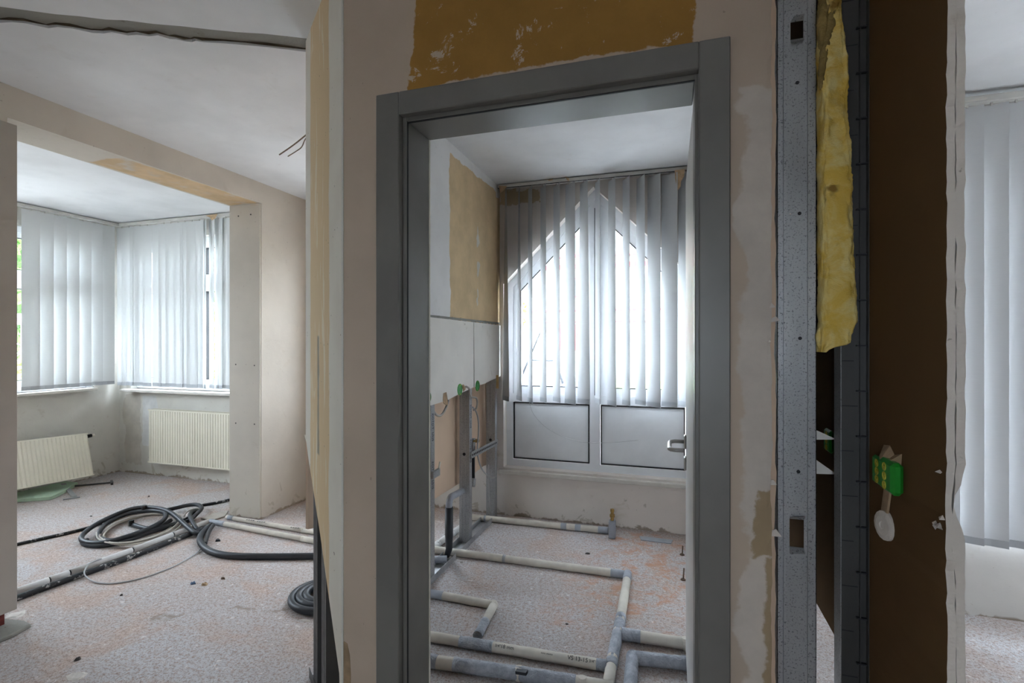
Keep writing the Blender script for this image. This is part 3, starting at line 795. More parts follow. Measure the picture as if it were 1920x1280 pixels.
# ------------------------------------------------------------------ torn wallpaper and wires at the ceiling
def flake(name, pts, off, mat, label, cat, group=None, curl=.012):
    P = [Vector(p) for p in pts]; n = len(P); c = sum(P, Vector()) / n; o = Vector(off)
    vs = [p + o * (curl / .012) * (.4 + .6 * ((k * 37) % 5) / 4) for k, p in enumerate(P)] + [p + o * .15 for p in P]
    m = MB().add(vs, [tuple(range(n)), tuple(range(2*n-1, n-1, -1))] + [(i, n+i, n+(i+1) % n, (i+1) % n) for i in range(n)])
    return single(name, m, mat, label, cat, group)
Yf = YS - .024
flake('wallpaper_scrap', [onY(*p, Yf) for p in ((1265, 319), (1284, 317), (1283, 330), (1277, 340), (1276, 350), (1270, 358), (1268, 346), (1266, 335))], (0, -.004, 0), M['orange_paper'], 'torn tan wallpaper scrap hanging over the blind rail beside the door leaf', 'wallpaper')
flake('wallpaper_scrap', [onY(*p, Yf) for p in ((935, 348), (951, 349), (945, 358), (938, 363))], (0, -.004, 0), M['orange_paper'], 'torn tan wallpaper scrap at the left end of the bathroom blind rail', 'wallpaper')
flake('wallpaper_scrap', [onY(*p, Yf) for p in ((1059, 331), (1067, 334), (1067, 340), (1063, 337))], (0, -.004, 0), M['orange_paper'], 'small tan wallpaper crumb stuck on the middle of the bathroom blind rail', 'wallpaper')
flake('wallpaper_scrap', [onY(*p, Yf) for p in ((1027, 337), (1037, 335), (1036, 338), (1029, 339))], (0, -.004, 0), M['orange_paper'], 'tiny tan wallpaper crumb left of the middle of the bathroom blind rail', 'wallpaper')
flake('wallpaper_scrap', [onY(*p, YS2 - .024) for p in ((385, 404), (408, 401), (404, 409), (398, 413), (393, 407))], (0, -.004, 0), M['orange_paper'], 'torn tan wallpaper scrap on the bay blind rail next to the column', 'wallpaper')
flake('wallpaper_scrap', [onX(*p, -1.318) for p in ((929, 354), (934, 350), (935, 372), (930, 370))], (.004, 0, 0), M['board'], 'white paper curl in the bathroom corner under the ceiling', 'wallpaper')
flake('wallpaper_scrap', [onY(*p, 3.06) for p in ((1800, 193), (1842, 181), (1852, 184), (1848, 187))], (0, -.004, 0), M['board'], 'loose pale plaster flake above the right room blind rail', 'wallpaper')
w0 = onZ(600, 236, 2.61)
single('ceiling_wire', MB().tube([onZ(604, 228, CE - .001), onZ(575, 252, 2.61), onZ(550, 272, 2.59), onZ(524, 290, 2.575)], .0042, 6, smooth_path=5), M['wire'], 'straight brown wire end poking out from the ceiling beside the angled wall', 'wire')
single('ceiling_wire', MB().tube([onZ(604, 226, CE - .001), onZ(575, 257, 2.60), onZ(566, 275, 2.58), onZ(556, 283, 2.57), onZ(540, 293, 2.565)], .0032, 6, smooth_path=5), M['wire'], 'bent thinner brown wire end below the straight one at the ceiling', 'wire')

# ------------------------------------------------------------------ radiators
def radiator(t, W, H, D, mat, ribs=.033):
    """local: u along width (x), z up, y depth; back at y=0, front at y=-D"""
    m = MB(); n = int(W / ribs)
    prof = []
    for i in range(n):
        u0 = .012 + (W - .024) * i / n; u1 = .012 + (W - .024) * (i + 1) / n; g = (u1 - u0) * .22
        prof += [(u0, -D + .006), (u0 + g, -D), (u1 - g, -D), (u1, -D + .006)]
    poly = [(0, -D + .03)] + prof + [(W, -D + .03)]
    m.prism(poly, 2, .012, H - .012)
    return m, n
def place(o, Mx): o.matrix_local = Mx
# fixed one under the bay back window
ra = thing('radiator', 'cream ribbed panel radiator fixed on the bay back wall beside the column', 'radiator', (-4.5, 3.82, .16))
W, H, D = 1.30, .545, .075
Mx = Matrix.Translation((-5.121 + 4.5, 3.884 - 3.82, 0))
m, n = radiator(ra, W, H, D, None)
def rad_parts(root, Mx, W, H, D):
    m, n = radiator(root, W, H, D, None)
    parts = [('front_panel', m, M['radiator']),
             ('side_panel', MB().box(0, .008, -D + .012, -.008, .004, H - .004), M['radiator']),
             ('side_panel', MB().box(W - .008, W, -D + .012, -.008, .004, H - .004), M['radiator']),
             ('back_panel', MB().box(.008, W - .008, -.028, -.012, .01, H - .01), M['radiator']),
             ('rim', MB().box(0, W, -D - .001, -D + .012, 0, .013).box(0, W, -D - .001, -D + .012, H - .013, H), M['radiator'])]
    gr = MB().box(0, W, -D + .008, -D + .014, H - .004, H + .002).box(0, W, -.014, -.008, H - .004, H + .002)
    for k in range(int(W / .02)): gr.box(.01 + k * .02, .014 + k * .02, -D + .014, -.014, H - .003, H)
    parts.append(('top_grille', gr, M['radiator']))
    for nm, mb, mt in parts:
        o = build(nm, mb, mt, root, loc=(0,0,0)); o.matrix_local = Mx
rad_parts(ra, Mx, W, H, D)
o = build('wall_bracket', MB().box(.2, .24, -.012, .025, .05, H - .05), M['galv'], ra, loc=(0,0,0)); o.matrix_local = Mx
o = build('wall_bracket', MB().box(.9, .94, -.012, .025, .05, H - .05), M['galv'], ra, loc=(0,0,0)); o.matrix_local = Mx
# loose one leaning on the left wall of the bay
c0 = onX(168, 893, -5.44); c1 = onX(162, 814, -5.56)
up = (c1 - c0); W2, H2 = 1.05, up.length
xd = (onX(28, 920, -5.44) - c0).normalized(); xd.z *= 1.0
zd = up.normalized(); zd = (zd - xd * zd.dot(xd)).normalized(); yd = zd.cross(xd)
# local x runs from the far end to the near end; front faces +X of the room
R3 = Matrix((xd, yd, zd)).transposed().to_4x4()
rb = thing('radiator', 'cream ribbed panel radiator taken down and leaning on the left bay wall', 'radiator', (c0.x, c0.y - .5, .02))
T = R3.copy(); T.translation = c0 - Vector(rb.location)
flip = 1 if yd.x < 0 else -1
S = Matrix.Translation((0, .07 if flip > 0 else -.0, 0))
rad_parts(rb, T @ S @ (Matrix.Identity(4) if flip > 0 else Matrix.Scale(-1, 4, (0, 1, 0))), W2, H2, .07)
vp = onX(164, 818, -5.53)
build('valve_stub', MB().tube([vp + Vector((0, -.02, 0)), vp + Vector((0, .035, .003))], .017, 10), M['plug'], rb)
build('valve_cap', MB().tube([vp + Vector((0, .035, .003)), vp + Vector((0, .062, .004))], .014, 10), M['ivory'], rb)
# mint foam board below it and the loose brackets
fb = [onZ(*p, .03) for p in ((10, 936), (28, 935.5), (95, 931), (113, 923), (146, 904), (120, 901), (28, 917), (10, 919))]
g = MB().prism([(p.x, p.y) for p in fb], 2, .001, .03)
single('foam_board', g, M['foam_green'], 'mint green foam insulation board lying under the loose radiator', 'insulation board', bevel=.002)
br = thing('metal_bracket', 'thin galvanised bracket lying on the floor in front of the foam board', 'bracket', onZ(130, 920))
build('arm', MB().beam(onZ(118, 906, .03), onZ(140, 931, .008), .035, .006), M['galv'], br)
build('foot', MB().beam(onZ(118, 936, .006), onZ(150, 931, .006), .03, .008), M['galv'], br)
br = thing('metal_bracket', 'long thin metal bar lying on the floor beside the foam board', 'bracket', onZ(170, 908))
build('bar', MB().beam(onZ(135, 911, .012), onZ(212, 904, .012), .022, .012), M['galv_dark'], br)
build('hook', MB().beam(onZ(209, 902, .012), onZ(210, 907, .012), .02, .022), M['galv_dark'], br)

# ------------------------------------------------------------------ hoses, pipes and cables on the left room floor
def fl(pts, z): return [onZ(p[0], p[1], p[2] if len(p) > 2 else z) for p in pts]
hc = thing('hose_coil', 'black hose looped into a big coil in the middle of the left room', 'hose', onZ(270, 990))
big = [(371,999,.02),(366,999,.03),(352,988,.05),(330,968,.08),(310,956,.09),(280,951,.09),(246,954,.085),(205,970,.07),(172,988,.055),(154,1004,.04),(156,1014,.03),(180,1018,.03),(213,1013,.035),(263,997,.05),(296,982,.065),(310,970,.075),(307,960,.075),(280,957,.07),(238,963,.06),(200,981,.045),(185,1000,.03),(188,1009,.02),(210,1013,.016),(260,1003,.016),(300,988,.02),(320,975,.03)]
build('hose', MB().tube([onZ(*p) for p in big], .0165, 10, smooth_path=6), M['hose'], hc)
second = [(165,1012,.016),(155,1016,.016),(165,1021,.016),(195,1022,.016),(240,1012,.016),(285,996,.016),(330,984,.018),(355,975,.03),(370,962,.045),(378,952,.05),(370,946,.045),(352,947,.04),(330,952,.035),(312,956,.03)]
build('hose', MB().tube([onZ(*p) for p in second], .016, 10, smooth_path=6), M['hose'], hc)
third = [(246,980,.018),(252,984,.018),(275,990,.018),(305,988,.018),(340,977,.018),(362,966,.03),(371,958,.05),(362,958,.06),(356,966,.055),(362,980,.04),(370,992,.025),(380,992,.016)]
build('hose', MB().tube([onZ(*p) for p in third], .0155, 10, smooth_path=6), M['hose'], hc)
for p in ((270, 952, .09), (246, 980, .03)):
    q = onZ(*p); build('tie', MB().tube([q + Vector((0, .0, -.02)), q + Vector((0,0,.02))], .018, 8), M['plug'], hc)
cc = thing('cable_coil', 'grey cables coiled inside the black hose coil', 'cable', onZ(265, 992))
r5 = random.Random(11)
for k in range(9):
    s = .86 + .018 * k + r5.uniform(-.01, .01); ox, oy = r5.uniform(-6, 6), r5.uniform(-2, 3)
    pts = []
    for a in range(14):
        t = 2 * math.pi * a / 14
        u, v = math.cos(t) * 78 * s, math.sin(t) * 27 * s
        pts.append(onZ(262 + ox + u, 989 + oy - u * .20 + v, .006 + .004 * k))
    build('cable', MB().tube(pts, .0058, 6, smooth_path=4, closed=True), M['cable'], cc)
build('cable', MB().tube(fl([(345,968,.05),(352,958,.07),(368,953,.07),(378,956,.05)], .03), .0042, 6, smooth_path=4), M['cable'], cc)

# white and black twin pipes with their joints
tp = thing('twin_pipe', 'long white and black twin pipe crossing the left room floor', 'pipe', onZ(200, 1050))
wp = fl([(5, 1119), (27, 1110), (92, 1087), (130, 1073.5), (248, 1031), (324, 1002), (392, 977)], .020)
for i in range(len(wp) - 1):
    d = (wp[i+1] - wp[i]).normalized()
    build('white_sleeve', MB().tube([wp[i] + d * .004, wp[i+1] - d * .004], .0185, 12), M['sleeve_white'], tp)
    if 1 < i: build('joint', MB().tube([wp[i] - d * .004, wp[i] + d * .004], .0150, 10), M['ink'], tp)
bp = fl([(5, 1131), (27, 1122), (130, 1085), (250, 1042), (327, 1012), (372, 995), (395, 984)], .017)
build('black_pipe', MB().tube(bp, .0165, 12, smooth_path=4), M['hose_dusty'], tp)
for p in (bp[2], bp[3], bp[4]):
    build('clip', MB().tube([p + Vector((.004, -.002, 0)), p + Vector((-.004, .002, 0))], .0185, 10), M['cable'], tp)
def sleeve_pipe(pts, r, label, bands=(), name='floor_pipe', mat='sleeve', group=None, wob=0, elbows=True):
    P = [Vector(p) for p in pts]
    t = thing(name, label, 'pipe', (P[0].x, P[0].y, 0), group)
    for i in range(len(P) - 1):
        a, b = P[i], P[i+1]; d = (b - a).normalized(); a2 = a - d * 0; n = max(2, int((b - a).length / .06))
        build('pipe', MB().tube([a.lerp(b, k / n) for k in range(n + 1)], [r * (1 + .03 * math.sin(k * 1.7 + i)) for k in range(n + 1)], 14), M[mat], t)
        if i: build('elbow', MB().lathe([(r * .6, -r * 1.02), (r * .9, -r * .7), (r * 1.06, -r * .25), (r * 1.06, r * .25), (r * .9, r * .7), (r * .6, r * 1.02)], a, (0, 0, 1), 14), M[mat], t)
    for seg, f0, f1, mt, grow in bands:
        a, b = P[seg], P[seg+1]; p, q = a.lerp(b, f0), a.lerp(b, f1); n = max(2, int((q - p).length / .018))
        rr = random.Random(int(f0 * 997) + seg)
        build('tape_wrap' if mt == 'tape' else 'coupling', MB().tube([p.lerp(q, k / n) for k in range(n + 1)], [r * (grow + (rr.uniform(-.03, .05) if mt == 'tape' else 0)) for k in range(n + 1)], 14), M[mt], t)
    return t
sleeve_pipe(fl([(394, 977), (568, 1010), (640, 1024)], .020), .018, 'thick cream foam pipe branching right from the twin pipe joint', bands=[(0, .0, .17, 'grey_pvc', 1.05)])
t = sleeve_pipe(fl([(425, 969), (568, 994), (640, 1006)], .018), .0165, 'cream foam pipe running along the foot of the column', bands=[(0, .03, .1, 'grey_pvc', 1.05)])
for px_, py_, s in ((462, 976, '▪▪▪'), (482, 979, '▪▪'), (545, 990, '▪▪▪ ▪')):
    p = onZ(px_, py_ - 1.5, .032)
    for k in range(4): build('print_mark', MB().box(p.x + k*.02, p.x + k*.02 + .013, p.y - .006 + k * .001, p.y + .004 + k*.001, .0343, .0352), M['ink'], t)
single('drain_hose', MB().tube([onZ(*p, .02) for p in ((396,984),(386,992),(376,1004),(376,1016),(386,1028),(402,1036),(428,1041),(470,1043),(520,1043),(570,1042.5),(640,1042))], .0205, 12, smooth_path=6, wob=.012), M['hose'], 'black ribbed hose curving right from the pipe joint to the angled wall', 'hose')
single('hose_stub', MB().tube([onZ(*p) for p in ((400,984,.03),(392,996,.028),(387,1010,.024),(384,1020,.02))], .014, 12, smooth_path=6), M['hose'], 'short open black hose stub with a cable leaving it', 'hose')
single('loose_cable', MB().tube([onZ(*p) for p in ((386,1018,.02),(380,1025,.012),(363,1040,.006),(322,1063,.005),(263,1084,.005),(213,1093,.005),(180,1091,.006),(163,1082,.015),(158,1072,.03),(166,1058,.042),(178,1051,.042),(190,1047,.04))], .0042, 7, smooth_path=6), M['cable_white'], 'thin pale cable making a wide loop over the twin pipe', 'cable')
single('floor_cable', MB().tube(fl([(5, 1027), (27, 1021), (90, 1007), (130, 998), (165, 989), (190, 981)], .011), .0105, 8, smooth_path=4), M['hose_dusty'], 'thin dusty black pipe from the left edge to the hose coil', 'pipe')
single('floor_cable', MB().tube(fl([(372, 948), (395, 944), (412, 941), (434, 936), (450, 934)], .012), .0115, 8, smooth_path=4), M['hose_dusty'], 'thin dusty black pipe from the hose coil to behind the column', 'pipe')
single('broken_board', MB().prism([(p.x, p.y) for p in fl([(378, 972), (400, 962), (428, 957), (422, 967), (398, 975)], .01)], 2, .001, .012), M['cable'], 'flat grey scrap lying between hose coil and column', 'scrap')
# coil behind the angled wall
h2 = thing('hose_coil', 'small black hose coil on the floor behind the angled wall', 'hose', onZ(610, 1115))
c = onZ(612, 1116, .02)
for k, (s, z) in enumerate(((1.0, .022), (.78, .03), (.58, .036))):
    e = onZ(549 + 0, 1116, .02); R_ = (c - e).length * s
    build('hose', MB().tube([c + Vector((math.cos(a) * R_, math.sin(a) * R_ * .9, z - .02)) for a in [2*math.pi*i/20 for i in range(20)]], .0195, 10, smooth_path=3, closed=True), M['hose'], h2)

# studs behind the cut-away corner of the angled wall
def c_stud(label, base, xd, yd, z0, z1, web=.075, fl_=.048, group=None, mat='galv', name='metal_stud', web_side=0):
    """web lies along xd, flanges run along yd"""
    xd, yd = Vector(xd).normalized(), Vector(yd).normalized(); th = .0016
    prof = [(0, 0), (web, 0), (web, fl_), (web - .008, fl_), (web - .008, fl_ - th), (web - th, fl_ - th), (web - th, th), (web*.72, th), (web*.68, .004), (web*.62, th), (web*.38, th), (web*.32, .004), (web*.28, th), (th, th), (th, fl_ - th), (.008, fl_ - th), (.008, fl_), (0, fl_)]
    front = [(0, 0), (web*.26, 0), (web*.30, .0028), (web*.34, 0), (web*.60, 0), (web*.66, .0028), (web*.70, 0), (web, 0)]
    outer = front + [(web, fl_), (web - .008, fl_), (web - .008, fl_ - th), (web - th, fl_ - th), (web - th, th), (th, th), (th, fl_ - th), (.008, fl_ - th), (.008, fl_), (0, fl_)]
    t = thing(name, label, 'metal stud', (base[0], base[1], z0), group)
    vs = [Vector((base[0], base[1], z)) + xd * u + yd * v for z in (z0, z1) for u, v in outer]; n = len(outer)
    m = MB().add(vs, [tuple(range(n)), tuple(range(2*n-1, n-1, -1))] + [(i, n+i, n+(i+1) % n, (i+1) % n) for i in range(n)])
    build('profile', m, M[mat], t)
    return t
sp = onAB(590, 1200)
base = A + t_ * (dAB.length * .80) - nAB * .016
c_stud('metal stud exposed under the cut corner of the angled wall', base + t_ * .05, -t_, -nAB, 0, CE - .01, mat='galv_dark')
c_stud('second metal stud deeper under the cut corner of the angled wall', base - t_ * .10, -t_, -nAB, 0, CE - .01, mat='galv_dark')
single('floor_track', MB().beam(A + t_ * .02 - nAB * .05 + Vector((0,0,.002)), B - nAB * .05 + Vector((0,0,.002)), .075, .003).beam(A + t_*.02 - nAB * .014 + Vector((0,0,.02)), B - nAB*.014 + Vector((0,0,.02)), .002, .04), M['galv_dark'], 'metal floor track under the angled wall', 'metal track')

# ------------------------------------------------------------------ bathroom studs, track, fittings
gs = 'studs of the bathroom partition'
FXB = -1.3455
for (px_, lab, bars) in ((808, 'galvanised stud of the bathroom partition nearest the door frame', 0), (880, 'galvanised stud in the middle of the stripped bathroom partition', 1), (929, 'galvanised stud in the corner below the bathroom window', 2)):
    Yst = onX(px_, 900, -1.327).y
    if bars == 2: Yst -= .01
    t = c_stud(lab, (-1.402, Yst), (1, 0, 0), (0, 1, 0), .003, 1.50, group=gs)
    if bars < 2:
        for z in (1.0, .72) if bars == 0 else (.98, .74):
            text_mesh('printed_text', 'ZOTDT  UHS', .028, M['ink_blue'], frame_M((-1.3266, Yst + .024, z - .1), (0, 0, -1), (0, 1, 0)), t)
    build('hole', MB().lathe([(.011, 0), (.011, .002)], (-1.365, Yst - .0005, .62), (0, -1, 0), 14), M['ink'], t)
tr = thing('floor_track', 'galvanised floor track on the bathroom floor under the studs', 'metal track', (-1.36, 2.6, 0))
for y0, y1 in ((1.74, 2.98), (3.06, 3.70)):
    build('track', MB().box(-1.405, -1.318, y0, y1, .001, .003).box(-1.4065, -1.405, y0, y1, .001, .04).box(-1.318, -1.3165, y0, y1, .001, .04), M['galv'], tr)
# horizontal perforated bar between middle and corner stud
a, b = Vector((-1.318, 3.24, .612)), Vector((-1.318, 3.80, .600))
bar = thing('mounting_rail', 'perforated galvanised rail bridging middle and corner stud', 'metal rail', a)
build('strip', MB().beam(a, b, .004, .045), M['galv'], bar)
for k in range(17):
    p = a.lerp(b, (k + .7) / 18); build('slot', MB().lathe([(.008, 0), (.008, .0012)], p + Vector((.0022, 0, 0)), (1, 0, 0), 10), M['ink'], bar)
rl = thing('mounting_rail', 'short galvanised rail stub on the stud nearest the door frame', 'metal rail', (-1.31, 2.70, .58))
q = onX(823, 884, -1.318); build('strip', MB().box(-1.326, -1.310, q.y - .09, q.y, q.z - .02, q.z + .02), M['galv'], rl)
build('screw', MB().tube([q + Vector((0, -.01, 0)), q + Vector((.0, .015, .055))], .006, 8), M['ivory'], rl)
# green hollow wall boxes in the board strip
def wall_box(px_, py_, label):
    p = onX(px_, py_, -1.315)
    t = thing('socket_box', label, 'socket box', p, 'round green socket boxes in the bathroom boards')
    build('ring', MB().lathe([(.038, 0), (.038, .003), (.034, .004), (.034, .0005)], p, (1, 0, 0), 24), M['green'], t)
    build('cup', MB().lathe([(.033, .0012), (.031, .0024), (.012, .0024), (.010, .0032), (.002, .0032)], p, (1, 0, 0), 24), M['green_dark'], t)
    for s in (-1, 1): build('screw', MB().lathe([(.004, 0), (.003, .002)], p + Vector((.003, 0, s * .030)), (1, 0, 0), 8), M['yellow'], t)
wall_box(862, 730, 'round green socket box left of the torn hole with the cable')
wall_box(895, 723, 'round green socket box on the board nearest the window')
wall_box(802, 745, 'round green socket box half hidden by the door frame')
def blob(name, p, n_, s, mat, label, cat, sx=1, seed=1):
    m = MB(); N = 12; c = Vector(p); nv = Vector(n_)
    u = nv.orthogonal().normalized(); w_ = nv.cross(u); r = random.Random(seed)
    rad = [s * r.uniform(.6, 1.1) for _ in range(N)]
    vs = [c + (u * math.cos(2*math.pi*k/N) * sx + w_ * math.sin(2*math.pi*k/N)) * rad[k] for k in range(N)]
    vs += [c + nv * s * .25 + (u * math.cos(2*math.pi*k/N) * sx + w_ * math.sin(2*math.pi*k/N)) * rad[k] * .55 for k in range(N)]
    m.add(vs, [(k, (k+1) % N, N+(k+1) % N, N+k) for k in range(N)] + [tuple(range(N, 2*N)), tuple(range(N-1, -1, -1))])
    return single(name, m, mat, label, cat)
blob('torn_paper', onX(869, 727, -1.3148), (1, 0, 0), .035, M['cardboard'], 'brown torn spot in the board where a cable comes out', 'paper', .7, 3)
flake('torn_paper', [onX(*p, -1.314) for p in ((831, 737), (836, 735), (838, 750), (839, 760), (832, 757), (830, 750))], (.006, 0, 0), M['cardboard'], 'brown torn paper strip hanging from the lower board edge', 'paper')
flake('cardboard_strip', [onX(*p, -1.314) for p in ((930, 703), (933.5, 703), (933.5, 728), (930, 728))], (.008, 0, 0), M['wood'], 'small wooden batten at the window end of the boards', 'batten')
def cab(pts, X, r, mat, label, name='wall_cable'):
    return single(name, MB().tube([onX(p[0], p[1], X if len(p) < 3 else p[2]) for p in pts], r, 7, smooth_path=5), M[mat], label, 'cable')
cab(((871,725.5,-1.33),(875,725,-1.30),(880,729,-1.29),(881,738,-1.29),(885,744,-1.29),(893,746,-1.30),(895,755,-1.30),(893,765,-1.31),(887,769,-1.33)), -1.30, .0065, 'cable', 'grey cable looping from the torn hole to behind the middle stud')
cab(((841,750,-1.36),(838,760,-1.35),(831,774,-1.34),(824,779,-1.33),(817,776,-1.33),(812,768,-1.34)), -1.34, .0075, 'cable', 'short grey cable sagging below the lower board edge')
cab(((886,763,-1.34),(893,772,-1.33),(897,790,-1.32),(897,815,-1.32),(895,840,-1.325),(897,860,-1.33),(903,878,-1.33),(913,890,-1.33),(922,895,-1.33),(929,894,-1.335)), -1.33, .0055, 'cable_white', 'long thin pale cable hanging between middle and corner stud')
cab(((916,871,-1.335),(916,900,-1.335),(917,930,-1.335),(919,955,-1.33),(923,962,-1.325),(926,952,-1.325)), -1.33, .004, 'cable_white', 'thin cable hanging down inside the corner stud')
# black and grey riser pipe at the middle stud
J = onZ(842, 1046, 0)
rp = thing('riser_pipe', 'vertical black riser with a grey elbow leading to the middle stud', 'pipe', J)
jt = Vector((J.x, J.y, 1.4 - (950 - 640) / F_PX * (J.y * CY - J.x * SY)))
build('black_sleeve', MB().tube([J + Vector((-.012, -.01, .012)), J + Vector((0, 0, .06)), J + Vector((0, 0, .15)), jt], [.018, .022, .027, .027], 12), M['hose'], rp)
je = onX(876, 914, -1.385)
build('grey_pipe', MB().tube([jt - Vector((0,0,.01)), jt + Vector((0, .003, .03)), jt + Vector((0, .03, .055)), jt.lerp(je, .35) + Vector((0, 0, .035)), je], .022, 12, smooth_path=5), M['grey_pvc'], rp)
vz = onX(887, 870, -1.36)
vp_ = thing('riser_pipe', 'thin black riser with a stub valve just right of the middle stud', 'pipe', (vz.x, vz.y, .35))
build('black_sleeve', MB().tube([onX(887, 898, -1.36), onX(887, 845, -1.36)], .014, 10), M['hose'], vp_)
build('valve_body', MB().tube([onX(887, 845, -1.36), onX(887, 822, -1.36)], .018, 10), M['galv'], vp_)
build('valve_stub', MB().tube([onX(886, 826, -1.36), onX(897, 826, -1.33)], .014, 10), M['brass'], vp_)
build('fitting', MB().tube([onX(886, 912, -1.35), onX(887, 897, -1.355)], [.018, .022], 10), M['galv'], vp_)

# bathroom floor pipes
rz = .030
sleeve_pipe(fl([(884, 969), (1141, 994.5)], .024), .023, 'cream pipe along the foot of the bathroom window wall', bands=[(0, .10, .115, 'grey_pvc', 1.06), (0, .67, .71, 'grey_pvc', 1.03), (0, .77, .81, 'grey_pvc', 1.03), (0, .93, 1.0, 'grey_pvc', 1.05)])
sleeve_pipe(fl([(800, 1028), (1170, 1076.5)], .024), .0225, 'long cream pipe crossing the bathroom floor below the riser', bands=[(0, .94, 1.0, 'grey_pvc', 1.03), (0, .415, .43, 'cable_white', 1.06)])
tC = sleeve_pipe(fl([(1177, 1076), (1163, 1164), (1158.5, 1186), (1148, 1236), (1138, 1296), (1128, 1345)], .026), .0235, 'cream pipe with taped joints running towards the door on the right', bands=[(0, -.02, .16, 'grey_pvc', 1.03), (0, .92, 1.0, 'tape', 1.08), (1, 0, 1, 'tape', 1.10), (2, 0, 1, 'tape', 1.08), (3, 0, .25, 'tape', 1.08)])
sleeve_pipe(fl([(1166, 1188), (1285, 1206), (1345, 1215)], .028), .026, 'cream branch pipe going right towards the open door leaf', bands=[(0, 0, .30, 'tape', 1.06)])
sleeve_pipe(fl([(796, 1110), (926, 1134), (895, 1192)], .023), .021, 'short cream L shaped pipe left on the bathroom floor', bands=[(0, 0, .28, 'grey_pvc', 1.03), (1, .55, 1.0, 'tape', 1.05)])
tF = sleeve_pipe(fl([(796, 1191), (1137, 1248)], .024), .0225, 'long cream printed pipe joining the taped pipe at its right end', bands=[(0, .21, .40, 'tape', 1.07), (0, .95, 1.0, 'tape', 1.07)])
a, b = fl([(796, 1191), (1137, 1248)], .024); dF = (b - a).normalized()
for body, px_, py_, s in (('18 mm', 951, 1213.5, .022), ('VS 13-15', 1083, 1236.5, .024), ('3/4"', 933, 1211, .016), ('3/4"', 1110, 1241, .016), ('=== ====', 1025, 1226, .012)):
    p = onZ(px_, py_, .043); q = a + dF * (p - a).dot(dF); nrm = Vector((0, -.62, .78))
    yv = Vector((0, .78, .62))
    text_mesh('printed_text', body, s, M['ink'], frame_M(q + nrm * .0234, dF, yv), tF)
sleeve_pipe(fl([(800, 1238), (973, 1262), (1092, 1281), (1150, 1290)], .028), .026, 'grey taped cream pipe at the very front of the bathroom floor', bands=[(0, .0, .12, 'tape', 1.07), (0, .30, 1.0, 'tape', 1.05), (1, 0, .9, 'tape', 1.07)])
sleeve_pipe(fl([(1178, 1330), (1186, 1232), (1285, 1243), (1345, 1250)], .028), .0255, 'grey taped elbow pipe at the front right of the bathroom floor', bands=[(0, .0, 1.0, 'tape', 1.06), (1, 0, 1.0, 'tape', 1.06), (2, 0, .5, 'tape', 1.06)], mat='tape')
sleeve_pipe(fl([(800, 1034), (820, 1020), (850, 998), (872, 982)], .024), .022, 'white pipe slipping under the partition behind the studs', mat='sleeve_white')
sleeve_pipe(fl([(796, 1050), (838, 1048)], .03), .022, 'short grey pipe stub at the foot of the black riser', mat='grey_pvc')
vs_ = onZ(1148, 1008)
st = thing('pipe_stub', 'grey capped stub with a brass nipple at the end of the window wall pipe', 'pipe', vs_)
build('box', MB().box(vs_.x - .024, vs_.x + .024, vs_.y - .024, vs_.y + .024, 0, .125), M['grey_pvc'], st, .006)
build('nipple', MB().lathe([(.012, .125), (.012, .15), (.018, .15), (.018, .168), (.011, .168), (.011, .185), (.014, .187), (.014, .205)], vs_, (0, 0, 1), 12), M['brass'], st)
single('scrap_strip', MB().prism([(p.x, p.y) for p in fl([(1199, 1006), (1262, 1013), (1258, 1020), (1202, 1013)], 0)], 2, .001, .006), M['grey_pvc'], 'flat grey tape strip stuck on the floor below the window wall', 'tape')
for i, (px_, py_, h) in enumerate(((1279, 1040, .06), (1281, 1087, .07))):
    p = onZ(px_, py_)
    single('floor_bolt', MB().tube([p, p + Vector((.004, 0, h))], .004, 6).lathe([(.016, 0), (.012, .008)], p, (0, 0, 1), 8), M['wire'], ('rusty bolt in the bathroom floor further from the door', 'rusty bolt in the bathroom floor nearer to the door')[i], 'bolt')
single('tape_scrap', MB().beam(onZ(968, 1258, .060), onZ(988, 1261, .065), .02, .012), M['hose'], 'curled black scrap on the front taped pipe', 'scrap')

# ------------------------------------------------------------------ opened right partition: studs, wool, boxes
s1 = thing('metal_stud', 'speckled galvanised stud with punched holes beside the broken edge of the door wall', 'metal stud', (.29, 1.38, 0), 'studs of the opened right partition')
y0 = 1.377
X0, X1 = .249, .334
holes = [(2.135, 2.178, .278, .306), (.900, .968, .276, .307)]
cols = [(X0, X0 + .013, 0), (X0 + .013, X0 + .019, .007), (X0 + .019, X1 - .020, .001), (X1 - .020, X1 - .011, .008), (X1 - .011, X1, 0)]
m = MB()
zs = [0, .900, .968, 2.135, 2.178, CE - .01]
for i in range(len(zs) - 1):
    z0, z1 = zs[i], zs[i+1]
    hole = [h for h in holes if abs(h[0] - z0) < 1e-6]
    for (a, b, dep) in cols:
        if hole and a < hole[0][2] and b > hole[0][3]:
            m.box(a, hole[0][2], y0 - dep, y0 + .0016, z0, z1); m.box(hole[0][3], b, y0 - dep, y0 + .0016, z0, z1)
        else: m.box(a, b, y0 - dep, y0 + .0016, z0, z1)
build('web', m, M['galv'], s1)
build('flange', MB().box(X0, X0 + .0016, y0, y0 + .048, 0, CE - .01), M['galv'], s1)
build('flange', MB().box(X1 - .0016, X1, y0, y0 + .048, 0, CE - .01), M['galv'], s1)
